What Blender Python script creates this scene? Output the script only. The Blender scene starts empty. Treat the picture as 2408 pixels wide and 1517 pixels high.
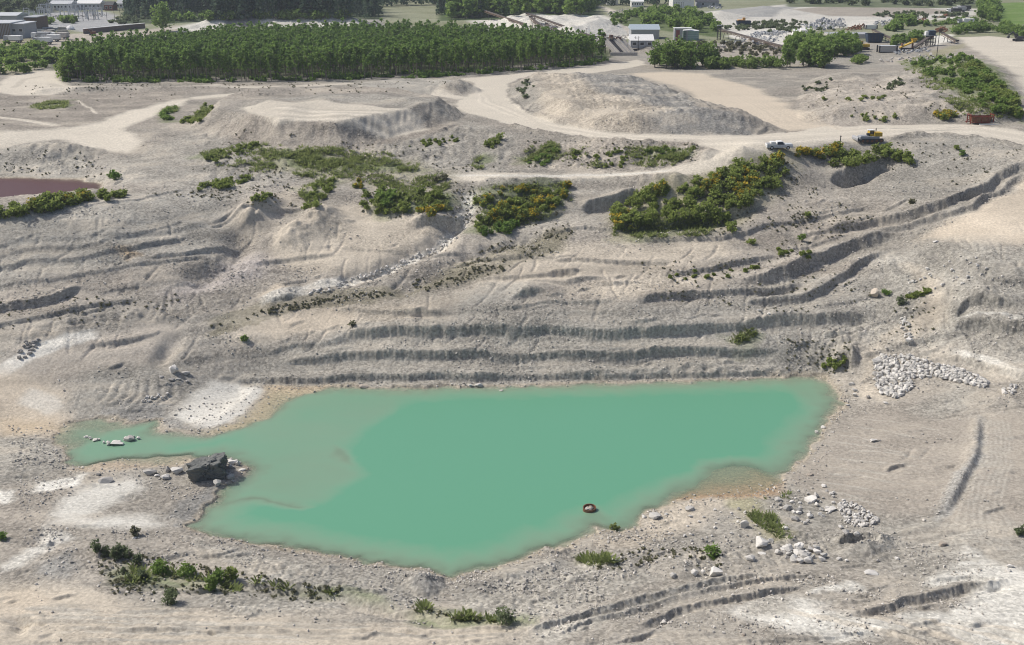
import bpy, math, random, time
import numpy as np
from mathutils import Vector, Matrix
T0 = time.time()
random.seed(7)
RNG = np.random.default_rng(11)
scene = bpy.context.scene
COL = scene.collection
PI = math.pi

# ------------------------------------------------------------------ camera
CAMZ = 40.0
PITCH = 19.45          # degrees below the horizontal
F = 2634.0             # focal length in units of a 2408 px wide frame
CU, CV = 1204.0, 758.5
cam_d = bpy.data.cameras.new('camera')
cam = bpy.data.objects.new('camera', cam_d)
COL.objects.link(cam)
cam.location = (0, 0, CAMZ)
cam.rotation_euler = (math.radians(90 - PITCH), 0, 0)
cam_d.sensor_width = 36.0
cam_d.lens = 36.0 * F / 2408.0
cam_d.clip_start = 1.0
cam_d.clip_end = 9000.0
scene.camera = cam

# ------------------------------------------------------------------ light
SUN_DIR = Vector((-0.63, 0.19, 0.75)).normalized()      # towards the sun
sun_elev = math.asin(SUN_DIR.z)
w = bpy.data.worlds.new('World')
scene.world = w
w.use_nodes = True
nt = w.node_tree
nt.nodes.clear()
sky = nt.nodes.new('ShaderNodeTexSky')
sky.sky_type = 'NISHITA'
sky.sun_disc = False
sky.sun_elevation = sun_elev
sky.sun_rotation = math.atan2(SUN_DIR.x, SUN_DIR.y)
sky.altitude = 200
sky.dust_density = 4.0
sky.air_density = 0.8
sky.ozone_density = 1.0
bg = nt.nodes.new('ShaderNodeBackground')
bg.inputs['Strength'].default_value = 0.125
wo = nt.nodes.new('ShaderNodeOutputWorld')
nt.links.new(sky.outputs[0], bg.inputs[0])
nt.links.new(bg.outputs[0], wo.inputs[0])
sd = bpy.data.lights.new('sun', 'SUN')
sd.energy = 3.35
sd.angle = math.radians(0.6)
sd.color = (1.0, 0.955, 0.885)
sun = bpy.data.objects.new('sun', sd)
COL.objects.link(sun)
sun.rotation_euler = SUN_DIR.to_track_quat('Z', 'Y').to_euler()
scene.view_settings.view_transform = 'Standard'
scene.view_settings.look = 'None'
scene.view_settings.exposure = 0.05
scene.view_settings.gamma = 1.0
scene.cycles.filter_width = 1.05
scene.cycles.max_bounces = 6
scene.cycles.transparent_max_bounces = 8

# ------------------------------------------------------------------ numpy helpers
def smooth(a, b, x):
    t = np.clip((x - a) / (b - a), 0, 1)
    return t * t * (3 - 2 * t)

def vnoise(x, y, seed=0):
    xi = np.floor(x); yi = np.floor(y)
    fx = (x - xi).astype(np.float32); fy = (y - yi).astype(np.float32)
    xi = xi.astype(np.int64); yi = yi.astype(np.int64)
    def h(a, b):
        n = (a * 374761393 + b * 668265263 + seed * 974634777) & 0xffffffff
        n = ((n ^ (n >> 13)) * 1274126177) & 0xffffffff
        n = (n ^ (n >> 16)) & 0xffff
        return n.astype(np.float32) * (2.0 / 65535.0) - 1.0
    ux = fx * fx * (3 - 2 * fx); uy = fy * fy * (3 - 2 * fy)
    a = h(xi, yi); b = h(xi + 1, yi); c = h(xi, yi + 1); d = h(xi + 1, yi + 1)
    return (a + (b - a) * ux) * (1 - uy) + (c + (d - c) * ux) * uy

def fbm(x, y, seed=0, octv=3):
    s = 0; a = 1.0; t = 0
    for i in range(octv):
        s = s + a * vnoise(x, y, seed + i * 17); t += a
        x = x * 2.03 + 11.3; y = y * 2.03 - 7.1; a *= 0.5
    return s / t

th = math.radians(PITCH)
def rays(uv):
    uv = np.asarray(uv, float).reshape(-1, 2)
    xc = (uv[:, 0] - CU) / F; yc = -(uv[:, 1] - CV) / F
    dx = xc
    dy = math.cos(th) + yc * math.sin(th)
    dz = -math.sin(th) + yc * math.cos(th)
    hr = np.hypot(dx, dy)
    return np.arctan2(dx, dy), dz / hr          # azimuth, slope of the ray

# ------------------------------------------------------------------ terrain: survey points (column, row, height) of the quarry
cols = {
 -320: [(0,0),(60,0),(150,0),(250,-1),(330,-2),(400,-5.7),(450,-6.2),(500,-5),(600,-9.5),(700,-14),(780,-17),(850,-19.5),(920,-22),(980,-23.8),(1100,-24.0),(1250,-23.6),(1400,-22.8),(1517,-21.6),(1800,-20)],
 0: [(0,0),(60,0),(150,0),(250,-1),(330,-2),(400,-5.7),(450,-6.2),(497,-5),(600,-10),(700,-14.5),(780,-17.5),(850,-20),(920,-22.5),(980,-24.3),(1100,-24.2),(1250,-23.8),(1400,-23),(1517,-22),(1800,-20)],
 150: [(0,0),(100,0),(195,0),(240,-.9),(310,-2),(400,-5.5),(440,-6.2),(475,-5)],
 300: [(0,0),(60,0),(195,0),(260,-.8),(330,-2.5),(400,-4.5),(455,-5),(520,-7),(600,-11),(700,-15.5),(780,-18.5),(850,-21),(920,-23),(975,-24.6),(1180,-24.4),(1250,-24),(1330,-23.6),(1450,-22.6),(1517,-22),(1800,-20)],
 450: [(100,0),(195,0),(235,-.4),(300,-1.2),(345,-2.6),(420,-4.6),(520,-8)],
 600: [(0,0),(60,0),(190,0),(345,-1.5),(400,-4),(450,-6),(520,-9),(600,-12.5),(700,-16.5),(780,-19.5),(850,-22.5),(905,-24.9),(1300,-24.5),(1380,-23.7),(1517,-22),(1800,-20)],
 900: [(0,0),(60,0),(185,0),(230,0),(345,-1.8),(400,-4),(450,-6),(520,-9),(600,-12.5),(700,-16.2),(770,-19.2),(840,-22.2),(905,-24.9),(1350,-24.5),(1430,-23.5),(1517,-22.3),(1800,-20)],
 1200: [(0,0),(60,0),(170,0),(230,0),(285,0),(325,-.8),(400,-4),(425,-4.2),(480,-7.5),(560,-11),(690,-15.5),(770,-19),(830,-22),(880,-24),(903,-25),(1345,-24.5),(1430,-23.4),(1517,-22),(1800,-20)],
 1500: [(0,0),(60,0),(145,0),(230,0),(325,0),(345,-.8),(400,-3.7),(420,-4),(470,-7),(550,-10.5),(650,-14.5),(770,-19),(830,-22),(880,-24.2),(898,-25),(1270,-24.5),(1350,-23.6),(1450,-22.5),(1517,-21.8),(1800,-20)],
 1700: [(100,0),(325,0),(350,-.4),(390,-2.2)],
 1800: [(0,0),(60,0),(150,0),(230,0),(325,0),(362,-0.6),(382,-2),(450,-6),(550,-10.5),(650,-14.5),(750,-18.5),(820,-21.8),(870,-24.3),(893,-25),(1200,-24.2),(1300,-23.8),(1400,-22.5),(1517,-21.5),(1800,-19.5)],
 1950: [(318,0),(345,-.5),(400,-4),(480,-7.5),(550,-10.5),(650,-14.5),(750,-18.5),(820,-21.8),(870,-24),(885,-24.8),(1100,-24.6)],
 2100: [(0,0),(60,0),(150,0),(230,0.4),(300,0),(330,-0.2),(400,-4),(450,-6),(550,-10),(650,-14),(750,-18),(830,-21.3),(900,-23.5),(1000,-24),(1100,-24),(1200,-23.8),(1300,-23.5),(1400,-22.3),(1517,-21.3),(1800,-19)],
 2300: [(0,0),(60,0),(100,1.5),(150,2),(200,1.5),(295,0.2),(322,0),(400,-3),(450,-5),(520,-7),(600,-9.5),(700,-13.5),(800,-18),(880,-21),(950,-22.5),(1100,-23),(1250,-23)],
 2408: [(0,0),(60,0),(95,2),(150,2.5),(220,2),(290,.6),(315,0),(345,-.3),(385,-1.6),(420,-3.5),(500,-6),(600,-9),(700,-13),(800,-17),(900,-20.5),(1000,-22),(1200,-22.5),(1300,-23),(1400,-22),(1517,-21),(1800,-19)],
 2720: [(0,0),(60,0),(95,2),(150,2.5),(220,2),(290,.6),(345,-.3),(420,-3),(500,-5.5),(600,-8.5),(700,-12),(800,-16),(900,-19.5),(1000,-21),(1200,-21.8),(1400,-21.5),(1517,-20.5),(1800,-18.5)],
}
LAKE_UV = [(640,914),(700,915),(770,911),(850,910),(920,913),(1000,913),(1060,908),(1150,908),(1300,902),(1500,898),(1700,893),(1850,888),(1920,884),(1955,898),(1972,920),(1983,950),(1950,985),(1925,1020),(1905,1050),(1890,1080),(1860,1105),(1838,1128),(1830,1150),(1780,1160),(1700,1163),(1610,1168),(1565,1190),(1510,1215),(1495,1238),(1440,1250),(1395,1243),(1378,1262),(1330,1290),(1312,1303),(1290,1290),(1250,1305),(1180,1330),(1100,1342),(1064,1360),(1040,1350),(1000,1340),(900,1333),(830,1318),(780,1308),(700,1293),(600,1275),(500,1262),(448,1242),(470,1208),(505,1175),(520,1150),(560,1128),(582,1105),(540,1082),(500,1075),(440,1088),(400,1098),(330,1098),(280,1088),(200,1097),(150,1088),(146,1060),(118,1025),(160,998),(240,985),(290,996),(335,992),(378,986),(378,1002),(366,1018),(430,1020),(470,1012),(530,1000),(570,975),(610,945)]
POND_UV = [(-320,425),(0,418),(60,418),(140,420),(200,424),(238,432),(246,440),(225,452),(180,458),(120,462),(60,472),(0,487),(-320,520)]
ctrl = []
for u, pr in cols.items():
    for v, z in pr: ctrl.append((u, v, z))
for u, v in LAKE_UV: ctrl.append((u, v, -24.9))
ctrl = np.array(ctrl, float)
ca, ct = rays(ctrl[:, :2])
cr = (ctrl[:, 2] - CAMZ) / ct
cl = np.log(cr)
def rbf_solve(px, py, val, eps=0.03, lam=2e-4):
    d = np.sqrt((px[:, None] - px[None]) ** 2 + (py[:, None] - py[None]) ** 2 + eps * eps)
    n = len(px)
    A = np.zeros((n + 3, n + 3)); A[:n, :n] = d + np.eye(n) * -lam
    P = np.stack([np.ones(n), px, py], 1)
    A[:n, n:] = P; A[n:, :n] = P.T
    b = np.zeros(n + 3); b[:n] = val
    return np.linalg.solve(A, b)
wts = rbf_solve(ca, cl, ctrl[:, 2])
gA = np.linspace(-0.8, 0.8, 200)
gL = np.linspace(math.log(45), math.log(1000), 330)
GA, GL = np.meshgrid(gA, gL)
qa = GA.ravel(); ql = GL.ravel()
gz = np.zeros(qa.size)
for i0 in range(0, qa.size, 8000):
    s = slice(i0, i0 + 8000)
    d = np.sqrt((qa[s, None] - ca[None]) ** 2 + (ql[s, None] - cl[None]) ** 2 + 0.03 ** 2)
    gz[s] = d @ wts[:-3] + wts[-3] + wts[-2] * qa[s] + wts[-1] * ql[s]
GZ = gz.reshape(GA.shape)
GZ *= 1 - smooth(math.log(640), math.log(900), GL)
GZ = np.clip(GZ, -27, 8)
def lerp_grid(xa, ya, Z, x, y):
    ix = np.clip(np.searchsorted(xa, x) - 1, 0, len(xa) - 2)
    iy = np.clip(np.searchsorted(ya, y) - 1, 0, len(ya) - 2)
    fx = np.clip((x - xa[ix]) / (xa[ix + 1] - xa[ix]), 0, 1)
    fy = np.clip((y - ya[iy]) / (ya[iy + 1] - ya[iy]), 0, 1)
    return (Z[iy, ix] * (1 - fx) + Z[iy, ix + 1] * fx) * (1 - fy) + (Z[iy + 1, ix] * (1 - fx) + Z[iy + 1, ix + 1] * fx) * fy
MARCH = np.exp(np.linspace(math.log(60), math.log(900), 2200))
def hit(uv, xa, ya, Z, dz=0.0):
    """first point of the heightfield seen along each ray -> (n,3)"""
    a, t = rays(uv)
    out = []
    lm = np.log(MARCH)
    for ai, ti in zip(a, t):
        zz = lerp_grid(xa, ya, Z, np.full(lm.shape, ai), lm) + dz
        rz = CAMZ + ti * MARCH
        k = np.flatnonzero(rz <= zz)
        if len(k) == 0:
            r = min(900.0, -CAMZ / min(ti, -1e-3)); z = 0.0
        else:
            k = k[0]
            if k == 0: r = MARCH[0]
            else:
                d0 = rz[k-1] - zz[k-1]; d1 = rz[k] - zz[k]
                r = MARCH[k-1] + (MARCH[k] - MARCH[k-1]) * d0 / (d0 - d1)
            z = CAMZ + ti * r
        out.append((r * math.sin(ai), r * math.cos(ai), z))
    return np.array(out)
def base_xy(uv, dz=0.0):
    return hit(uv, gA, gL, GZ, dz)[:, :2]

# fine grid: one sheet, finest inside the pit
RES = 950.0
core = np.arange(-0.47, 0.4701, 1 / RES)
out_a = 0.47 + np.cumsum(np.linspace(1 / RES, 0.02, 30))
out_a = out_a[out_a < 0.78]
A1 = np.concatenate([-out_a[::-1], core, out_a])
L1 = np.concatenate([np.linspace(math.log(6), math.log(66), 30)[:-1], np.arange(math.log(66), math.log(84), 2 / RES), np.arange(math.log(84), math.log(215), 1 / RES),
                     np.arange(math.log(215), math.log(760), 2.4 / RES), np.linspace(math.log(760), math.log(5200), 60)])
L1 = np.unique(L1)
NA, NL = len(A1), len(L1)
AA, LL = np.meshgrid(A1, L1)
RR = np.exp(LL)
X = (RR * np.sin(AA)).ravel(); Y = (RR * np.cos(AA)).ravel()
Z = lerp_grid(gA, gL, GZ, AA.ravel(), np.clip(LL.ravel(), gL[0], gL[-1]))
Z[RR.ravel() > 950] = 0
ZBASE = Z.copy()
NV = X.size
# wavering of every drawn edge, so that no boundary is ruler straight
wn1 = vnoise(X / 6.0, Y / 6.0, 3); wn2 = vnoise(X / 6.0, Y / 6.0, 4)
wm1 = fbm(X / 1.6, Y / 1.6, 5, 2); wm2 = fbm(X / 1.6, Y / 1.6, 6, 2)
WX = X + 0.9 * wn1 + 0.55 * wm1
WY = Y + 0.9 * wn2 + 0.55 * wm2
LX = X + 0.4 * wn1 + .10 * wm1; LY = Y + 0.35 * wn2 + .10 * wm2

def psdf(P, margin=6.0, warp=True):
    """signed distance (inside positive) to a world polygon, near it only"""
    xs = WX if warp else X; ys = WY if warp else Y
    m = (xs > P[:, 0].min() - margin) & (xs < P[:, 0].max() + margin) & (ys > P[:, 1].min() - margin) & (ys < P[:, 1].max() + margin)
    idx = np.flatnonzero(m)
    x = xs[idx]; y = ys[idx]
    best = np.full(idx.size, 1e9); ins = np.zeros(idx.size, bool)
    n = len(P)
    for i in range(n):
        ax, ay = P[i]; bx, by = P[(i + 1) % n]
        ex, ey = bx - ax, by - ay
        L2 = ex * ex + ey * ey + 1e-12
        t = np.clip(((x - ax) * ex + (y - ay) * ey) / L2, 0, 1)
        best = np.minimum(best, (x - ax - t * ex) ** 2 + (y - ay - t * ey) ** 2)
        c = (ay > y) != (by > y)
        if ey != 0:
            ins ^= c & (x < ex * (y - ay) / ey + ax)
    d = np.sqrt(best)
    return idx, np.where(ins, d, -d)

def pline(P, margin):
    """signed distance to a polyline (positive on its right hand side), arc position 0..1, length"""
    m = (LX > P[:, 0].min() - margin) & (LX < P[:, 0].max() + margin) & (LY > P[:, 1].min() - margin) & (LY < P[:, 1].max() + margin)
    idx = np.flatnonzero(m)
    x = LX[idx]; y = LY[idx]
    best = np.full(idx.size, 1e9); sgn = np.ones(idx.size); arc = np.zeros(idx.size)
    seg = np.hypot(*(P[1:] - P[:-1]).T); cum = np.concatenate([[0], np.cumsum(seg)])
    for i in range(len(P) - 1):
        ax, ay = P[i]; bx, by = P[i + 1]
        ex, ey = bx - ax, by - ay
        L2 = ex * ex + ey * ey + 1e-12
        t = np.clip(((x - ax) * ex + (y - ay) * ey) / L2, 0, 1)
        d2 = (x - ax - t * ex) ** 2 + (y - ay - t * ey) ** 2
        k = d2 < best
        best = np.where(k, d2, best)
        cr_ = ex * (y - ay) - ey * (x - ax)
        sgn = np.where(k, np.where(cr_ > 0, -1.0, 1.0), sgn)
        arc = np.where(k, cum[i] + t * seg[i], arc)
    return idx, np.sqrt(best) * sgn, arc, cum[-1]
def refine(uv, n=5):
    uv = np.asarray(uv, float); out = [uv[0]]
    for a, b in zip(uv[:-1], uv[1:]):
        for k in range(1, n + 1): out.append(a + (b - a) * k / n)
    return np.array(out)

def scarp(uv, h, L=6.0, w=0.45, up=0.4, Lu=5.0, taper=4.0, flute=0.5, k=.30):
    """steep broken face dropping by h on the near side of the line, bench behind, scree below"""
    global Z
    P = base_xy(refine(uv), up * h)
    idx, d, arc, tot = pline(P, max(L, Lu) + 3)
    x = X[idx]; y = Y[idx]
    d = d + flute * (0.7 * vnoise(x * 0.22, y * 0.2, 41) + 0.30 * vnoise(x * 0.9, y * 0.5, 42) + .20 * vnoise(x * 2.7, y * 1.5, 46) + .12 * vnoise(x * 5.5, y * 3, 47))
    tp = smooth(0, taper, arc) * smooth(0, taper, tot - arc)
    hv = .9 * h * tp * (0.92 + 0.25 * vnoise(x / 6.0, y / 6.0, 43))
    w = np.maximum(h * (k + .6 * k * np.clip(vnoise(x / 7.0, y / 6.0, 44) + .45 * vnoise(x / 1.9, y / 3.0, 45), -.8, 1)), .2)
    fall = np.clip(d / w, 0, 1) ** .7
    dn = -(1 - up) * hv * fall * (1 - smooth(0, L, np.maximum(d - w, 0)))
    upz = up * hv * (1 - fall) * (1 - smooth(0, Lu, np.maximum(-d, 0)))
    Z[idx] += dn + upz
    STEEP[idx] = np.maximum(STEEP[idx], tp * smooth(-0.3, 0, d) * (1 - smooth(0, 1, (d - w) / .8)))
def ridge(uv, h, wd, taper=5.0, rough=0.3):
    P = base_xy(refine(uv))
    idx, d, arc, tot = pline(P, wd * 3)
    tp = smooth(0, taper, arc) * smooth(0, taper, tot - arc)
    Z[idx] += h * np.exp(-(d / wd) ** 2) * tp * (1 + rough * wm1[idx])
def plate(uv, h, wslope, rough=0.15):
    P = base_xy(uv)
    idx, s = psdf(P, 3)
    ff = np.clip(s / wslope, 0, 1)
    rill = 1 - .10 * np.abs(vnoise(X[idx] * .8, Y[idx] * .15, 48)) * np.sin(ff * PI)
    Z[idx] += h * (.75 * ff + .25 * smooth(0, 1, ff)) * rill * (1 + rough * wn1[idx])
def hump(u, v, rx, ry, h, p=2.0):
    c = base_xy([(u, v)])[0]
    m = np.flatnonzero((np.abs(WX - c[0]) < rx * 1.6) & (np.abs(WY - c[1]) < ry * 1.6))
    q = ((WX[m] - c[0]) / rx) ** 2 + ((WY[m] - c[1]) / ry) ** 2
    Z[m] += h * np.clip(1 - np.sqrt(q), 0, 1) ** (2 / p) * smooth(0, .25, 1 - np.sqrt(np.minimum(q, 1)))
STEEP = np.zeros(NV, np.float32)

# ---- mounds and stockpiles
plate([(450,302),(470,278),(500,256),(560,243),(650,236),(800,238),(950,240),(1050,252),(1090,266),(1075,284),(950,312),(870,335),(800,350),(700,346),(560,326)], 3.7, 5.2)
plate([(1190,208),(1212,196),(1300,190),(1450,188),(1560,206),(1640,238),(1690,258),(1780,282),(1850,308),(1700,319),(1500,317),(1370,306),(1280,285),(1215,250)], 3.0, 7.0, .25)
plate([(1872,278),(1880,245),(1885,205),(1910,185),(2000,180),(2120,182),(2250,185),(2320,205),(2400,285),(2350,293),(2270,287),(2100,291),(1960,292)], 2.6, 7.5, .2)
plate([(810,232),(830,205),(900,192),(1010,190),(1090,200),(1060,214),(1010,222),(900,228)], 1.3, 3.0, .3)
plate([(1110,62),(1180,80),(1250,92),(1330,100),(1400,98),(1480,84),(1500,70),(1440,56),(1200,52)], 4.5, 14, .2)
plate([(400,76),(470,66),(600,64),(860,66),(900,58),(700,50),(480,52)], 5.0, 14, .2)
hump(1085, 214, 6.5, 6, 3.0); hump(1050, 218, 6, 5, 1.8)
hump(990, 248, 8, 4, 1.1)
ridge([(2225,150),(2290,180),(2345,225),(2395,290)], 2.6, 7.0)
ridge([(60,222),(120,214),(250,212),(420,212),(560,205)], 0.9, 2.5)
hump(95, 362, 9, 5, 2.0); hump(185, 362, 6, 4, 1.3)
hump(1745, 368, 5.5, 3.4, 1.7); hump(1660, 362, 3, 3, 1.0)
ridge([(1500,436),(1560,428),(1640,432)], 1.5, 2.2)
ridge([(10,497),(100,482),(200,466),(300,458)], 0.9, 1.6)
ridge([(560,560),(600,510),(650,460)], 2.4, 2.6); ridge([(640,600),(720,545),(800,490)], 2.4, 3.4)
ridge([(1260,345),(1230,380)], -.9, 1.6)
# spurs and hollows of the far wall
ridge([(600,735),(660,690),(720,672)], 1.0, 2.2)
ridge([(860,470),(960,500),(1050,560)], 1.2, 3.0)
ridge([(1090,430),(1098,480),(1070,530),(1020,580),(900,625),(760,670)], -1.7, 2.0)
ridge([(430,770),(400,810),(375,850),(395,880)], -0.9, 1.2)
ridge([(545,530),(560,580),(520,620),(420,680)], -1.8, 2.4)
ridge([(900,690),(980,660),(1100,600),(1300,545)], -1.3, 2.2)
ridge([(1340,690),(1250,680),(1190,700)], 0.8, 1.8)
hump(2110, 790, 4.5, 4.5, 1.2); hump(1985, 850, 3.2, 3.0, 1.8)
# ---- benches: steep dark faces with scree under them
scarp([(540,886),(700,886),(850,882),(1000,879),(1150,876),(1250,873),(1400,873),(1550,871),(1700,872),(1870,868)], 1.1, 1.4, .35, .5, 2.2, flute=.3)
scarp([(655,842),(750,833),(850,826),(1000,823),(1100,827),(1200,825),(1300,819),(1450,817),(1600,819),(1750,817),(1840,816)], 1.35, 2.6, .4, .5, 2.6, flute=.3)
scarp([(1850,816),(1880,800),(1920,788)], 1.4, 3, .4, .5, 3)
scarp([(790,777),(950,769),(1080,763),(1200,759),(1300,761),(1450,768),(1600,771),(1700,761),(1800,746),(1900,738),(2060,726)], 1.6, 4.5, .55, .5, 3.2, flute=.35)
scarp([(1190,694),(1230,683),(1290,680)], 1.3, 3, .4)
scarp([(1480,704),(1550,691),(1640,683),(1750,673),(1850,661),(1900,648)], 1.3, 4, .5, .5, 3)
scarp([(1700,652),(1790,640),(1850,628),(1900,601),(1960,575),(2010,559),(2060,545),(2120,532),(2180,516)], 2.2, 4, .6, .5, 3, 9, k=.4)
scarp([(1720,708),(1820,700),(1880,694),(1940,666),(1975,645),(2010,624),(2060,596),(2110,575)], 1.3, 3, .4, .4, 3, 7)
scarp([(1560,640),(1660,632),(1780,606),(1850,600)], 0.9, 3, .35, .4, 4)
scarp([(1940,528),(2010,518),(2075,507),(2150,490),(2230,462),(2305,437),(2345,405),(2420,370)], 2.0, 2.6, .45, .5, 3.0, k=.4)
scarp([(2050,545),(2110,530),(2200,506),(2285,478),(2340,440),(2420,395)], 1.4, 2.2, .4, .4, 2, k=.4)
scarp([(1480,562),(1600,560),(1700,556),(1800,531),(1950,505),(2060,482)], 0.7, 3, .3, .4, 4)
scarp([(1270,548),(1360,538),(1470,540)], .5, 3, .3, .4, 4)
scarp([(1362,471),(1390,466),(1430,457),(1475,446),(1510,440)], 2.6, 3.0, .3, .5, 2, 2.0, .25, k=.15)
scarp([(950,515),(1000,512),(1040,505),(1075,490),(1098,470)], 2.6, 3, .5, .5, 3, k=.4)
scarp([(830,480),(880,496),(950,512)], 1.2, 3, .5, .4, 3)
scarp([(1940,410),(1980,400),(2020,386),(2060,364),(2085,350)], 3.6, 4, .5, .3, 3, 3, k=.22)
scarp([(1440,528),(1560,525),(1660,512),(1740,490),(1800,462)], 1.6, 3, .5, .5, 3)
scarp([(1100,515),(1200,512),(1300,500),(1350,486)], 1.0, 3, .5)
# left wall: long narrow ledges
for uv_, h_ in (([(-300,690),(0,628),(120,610),(300,585),(400,562),(445,548)], .6), ([(-300,735),(0,672),(150,650),(300,625),(400,610),(485,596)], .45),
                ([(-300,640),(0,602),(100,585),(230,570),(330,548),(440,512)], .3), ([(-300,775),(0,715),(60,705),(130,690),(200,664)], 1.25),
                ([(-300,800),(0,760),(110,735),(200,720),(330,698)], .6), ([(-60,585),(0,578),(45,569)], .5)):
    scarp(uv_, h_, 2.4, .3, .5, 2.0, 3, .12, k=.15)
# right wall
scarp([(2240,765),(2250,725),(2275,704),(2310,700),(2345,706),(2420,712)], 1.5, 2.2, .4, .4, 3)
scarp([(2235,790),(2250,760),(2300,748),(2400,758),(2560,770)], 1.9, 3, .4, .5, 2)
scarp([(2200,838),(2300,848),(2420,882),(2560,920)], 1.1, 2.5, .4, .4, 3)
scarp([(2330,655),(2420,660),(2560,670)], 0.8, 2, .4)
scarp([(1988,826),(2000,838),(2004,860)], 2.0, 2.0, .3, .5, 1.5, 1.0, .2, k=.3)
# ---- foreground
scarp([(1230,1487),(1300,1462),(1400,1428),(1500,1400),(1600,1378),(1700,1352),(1800,1338)], .7, 1.2, .3, .6, 1.2, 3, .5, k=.7)
scarp([(1300,1495),(1400,1452),(1500,1422),(1600,1396),(1700,1372),(1800,1356),(1960,1345)], .55, 1.0, .3, .5, 1.0, 3, .5, k=.8)
scarp([(1480,1468),(1560,1440),(1600,1424),(1680,1410),(1780,1390),(1900,1372)], .7, 1.1, .3, .5, 1.0, 3, .5, k=.6)
scarp([(1420,1512),(1500,1490),(1560,1462)], .6, 1.0, .3)
scarp([(1960,1440),(2020,1432),(2080,1420),(2130,1402),(2200,1388),(2270,1372),(2330,1368),(2400,1350)], .9, 1.5, .5, .5, 1.5, 4, .4, k=.6)
scarp([(2090,1395),(2110,1420),(2125,1445)], .7, 1.2, .3)
scarp([(1960,1262),(2010,1252),(2070,1256),(2090,1270)], 1.3, 1.8, .5, .6, 2.0, 1.5, .4)
ridge([(470,1395),(560,1372),(700,1390),(850,1430),(980,1455),(1100,1480)], -.55, 1.0)
ridge([(560,1350),(700,1370),(860,1408),(1000,1425)], .5, 1.4)
hump(1005, 1375, 2.8, 2.8, 1.3); hump(1110, 1385, 3.4, 3, .8); hump(1300, 1295, 2.2, 2.2, .9)
hump(1600, 1330, 3.2, 3, .9); hump(1450, 1330, 4.5, 3, .7); hump(2040, 1290, 4, 3, .9)
ridge([(1080,1395),(1180,1360),(1290,1330),(1370,1300)], .55, 1.2)
for vv, hh in ((1432, .3), (1452, .25), (1478, .4), (1492, .35), (1503, .3), (1512, .3)):
    ridge([(-100, vv - 6), (300, vv), (700, vv + 8), (1000, vv + 6), (1250, vv + 2)], hh * .5, .4, 4, .9)
ridge([(0,1440),(60,1470),(30,1517)], -.8, .7)
ridge([(80,1330),(180,1300),(330,1290)], .5, 1.3); ridge([(0,1300),(90,1275),(120,1235)], -.4, .7)
for q in range(9):
    a0 = 1880 + q * 70
    ridge([(a0, 1440 + q * 4), (a0 + 160, 1475 + q * 4), (a0 + 330, 1525 + q * 5)], .22, .4, 3, .9)
# shallow bulldozed tracks in the lower right field
for q in range(13):
    yv = 1005 + q * 18
    ridge([(1990 - q * 8, yv), (2100, yv + 12), (2230, yv + 34)], -.12, .25, 3, .8)
ridge([(2300,975),(2290,1050),(2260,1140),(2215,1210)], .55, .9); ridge([(2312,985),(2303,1060),(2275,1150),(2228,1222)], -.3, .5)
ridge([(2210,1040),(2150,1090)], -.25, .3); ridge([(2165,1040),(2105,1100)], -.2, .3)
ridge([(2250,1215),(2100,1260),(2000,1300),(1930,1315)], .35, .6); ridge([(2420,1260),(2250,1250),(2120,1285),(2000,1325)], -.25, .5)
for q in range(7):
    ridge([(270 + q * 22, 880), (250 + q * 26, 930), (215 + q * 22, 965)], -.22, .35, 3, .8)
hump(1525, 120, 5, 5, 2.6); hump(1640, 118, 6, 6, 1.8); hump(1762, 104, 5, 6, 2.0); hump(1812, 110, 5, 5, 1.6); hump(2160, 60, 9, 10, 2.5); hump(2000, 96, 8, 6, 1.2); hump(1690, 40, 16, 20, 3.0); hump(1800, 30, 22, 26, 3.4)
# berms along the roads
ridge([(1190,294),(1290,317),(1380,329),(1480,334),(1600,339),(1655,351)], .7, .7, 3, .6)
ridge([(2080,330),(2130,320),(2200,319),(2300,325),(2408,348),(2500,368)], .7, .7, 3, .6)
ridge([(1196,228),(1226,258),(1290,283),(1370,301)], .4, .6, 3, .6); ridge([(1120,424),(1300,424),(1480,422),(1560,428)], .5, .7, 3, .6)
ZBEFORE = Z.copy(); SBEFORE = STEEP.copy()
# washed-out rills down the wall and small ledges across it
gq = random.Random(21)
for k in range(170):
    u0, v0 = gq.uniform(-20, 2400), gq.uniform(490, 800)
    if 1430 < u0 < 1850 and v0 < 560: continue
    lv = gq.uniform(25, 80); du = gq.uniform(-1, .3) * lv * 1.2 if u0 < 1700 else gq.uniform(-.4, .9) * lv
    ridge([(u0, v0), (u0 + du * .4 + gq.uniform(-6, 6), v0 + lv * .5), (u0 + du, v0 + lv)], -gq.uniform(.08, .24), gq.uniform(.14, .3), 1.5, .6)
for k in range(34):
    u0, v0 = gq.uniform(0, 2200), gq.uniform(500, 860)
    if 1400 < u0 < 1850 and v0 < 570: continue
    lu = gq.uniform(90, 300); sl = (-.16 if u0 < 700 else -.02 if u0 < 1500 else -.22) + gq.uniform(-.06, .06)
    scarp([(u0, v0), (u0 + lu * .35, v0 + lu * .35 * sl + gq.uniform(-4, 4)), (u0 + lu * .7, v0 + lu * .7 * sl + gq.uniform(-4, 4)), (u0 + lu, v0 + lu * sl)], gq.uniform(.25, .6), 1.6, .3, .5, 1.6, 2.0, .25, k=gq.uniform(.3, .8))
for k in range(46):
    u0, v0 = gq.uniform(0, 2400), gq.uniform(1290, 1510)
    lu = gq.uniform(60, 200)
    scarp([(u0, v0), (u0 + lu * .5, v0 + gq.uniform(-8, 8)), (u0 + lu, v0 + gq.uniform(-14, 10))], gq.uniform(.15, .4), 1.0, .3, .5, 1.0, 1.2, .25, k=gq.uniform(.3, .8))
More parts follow.
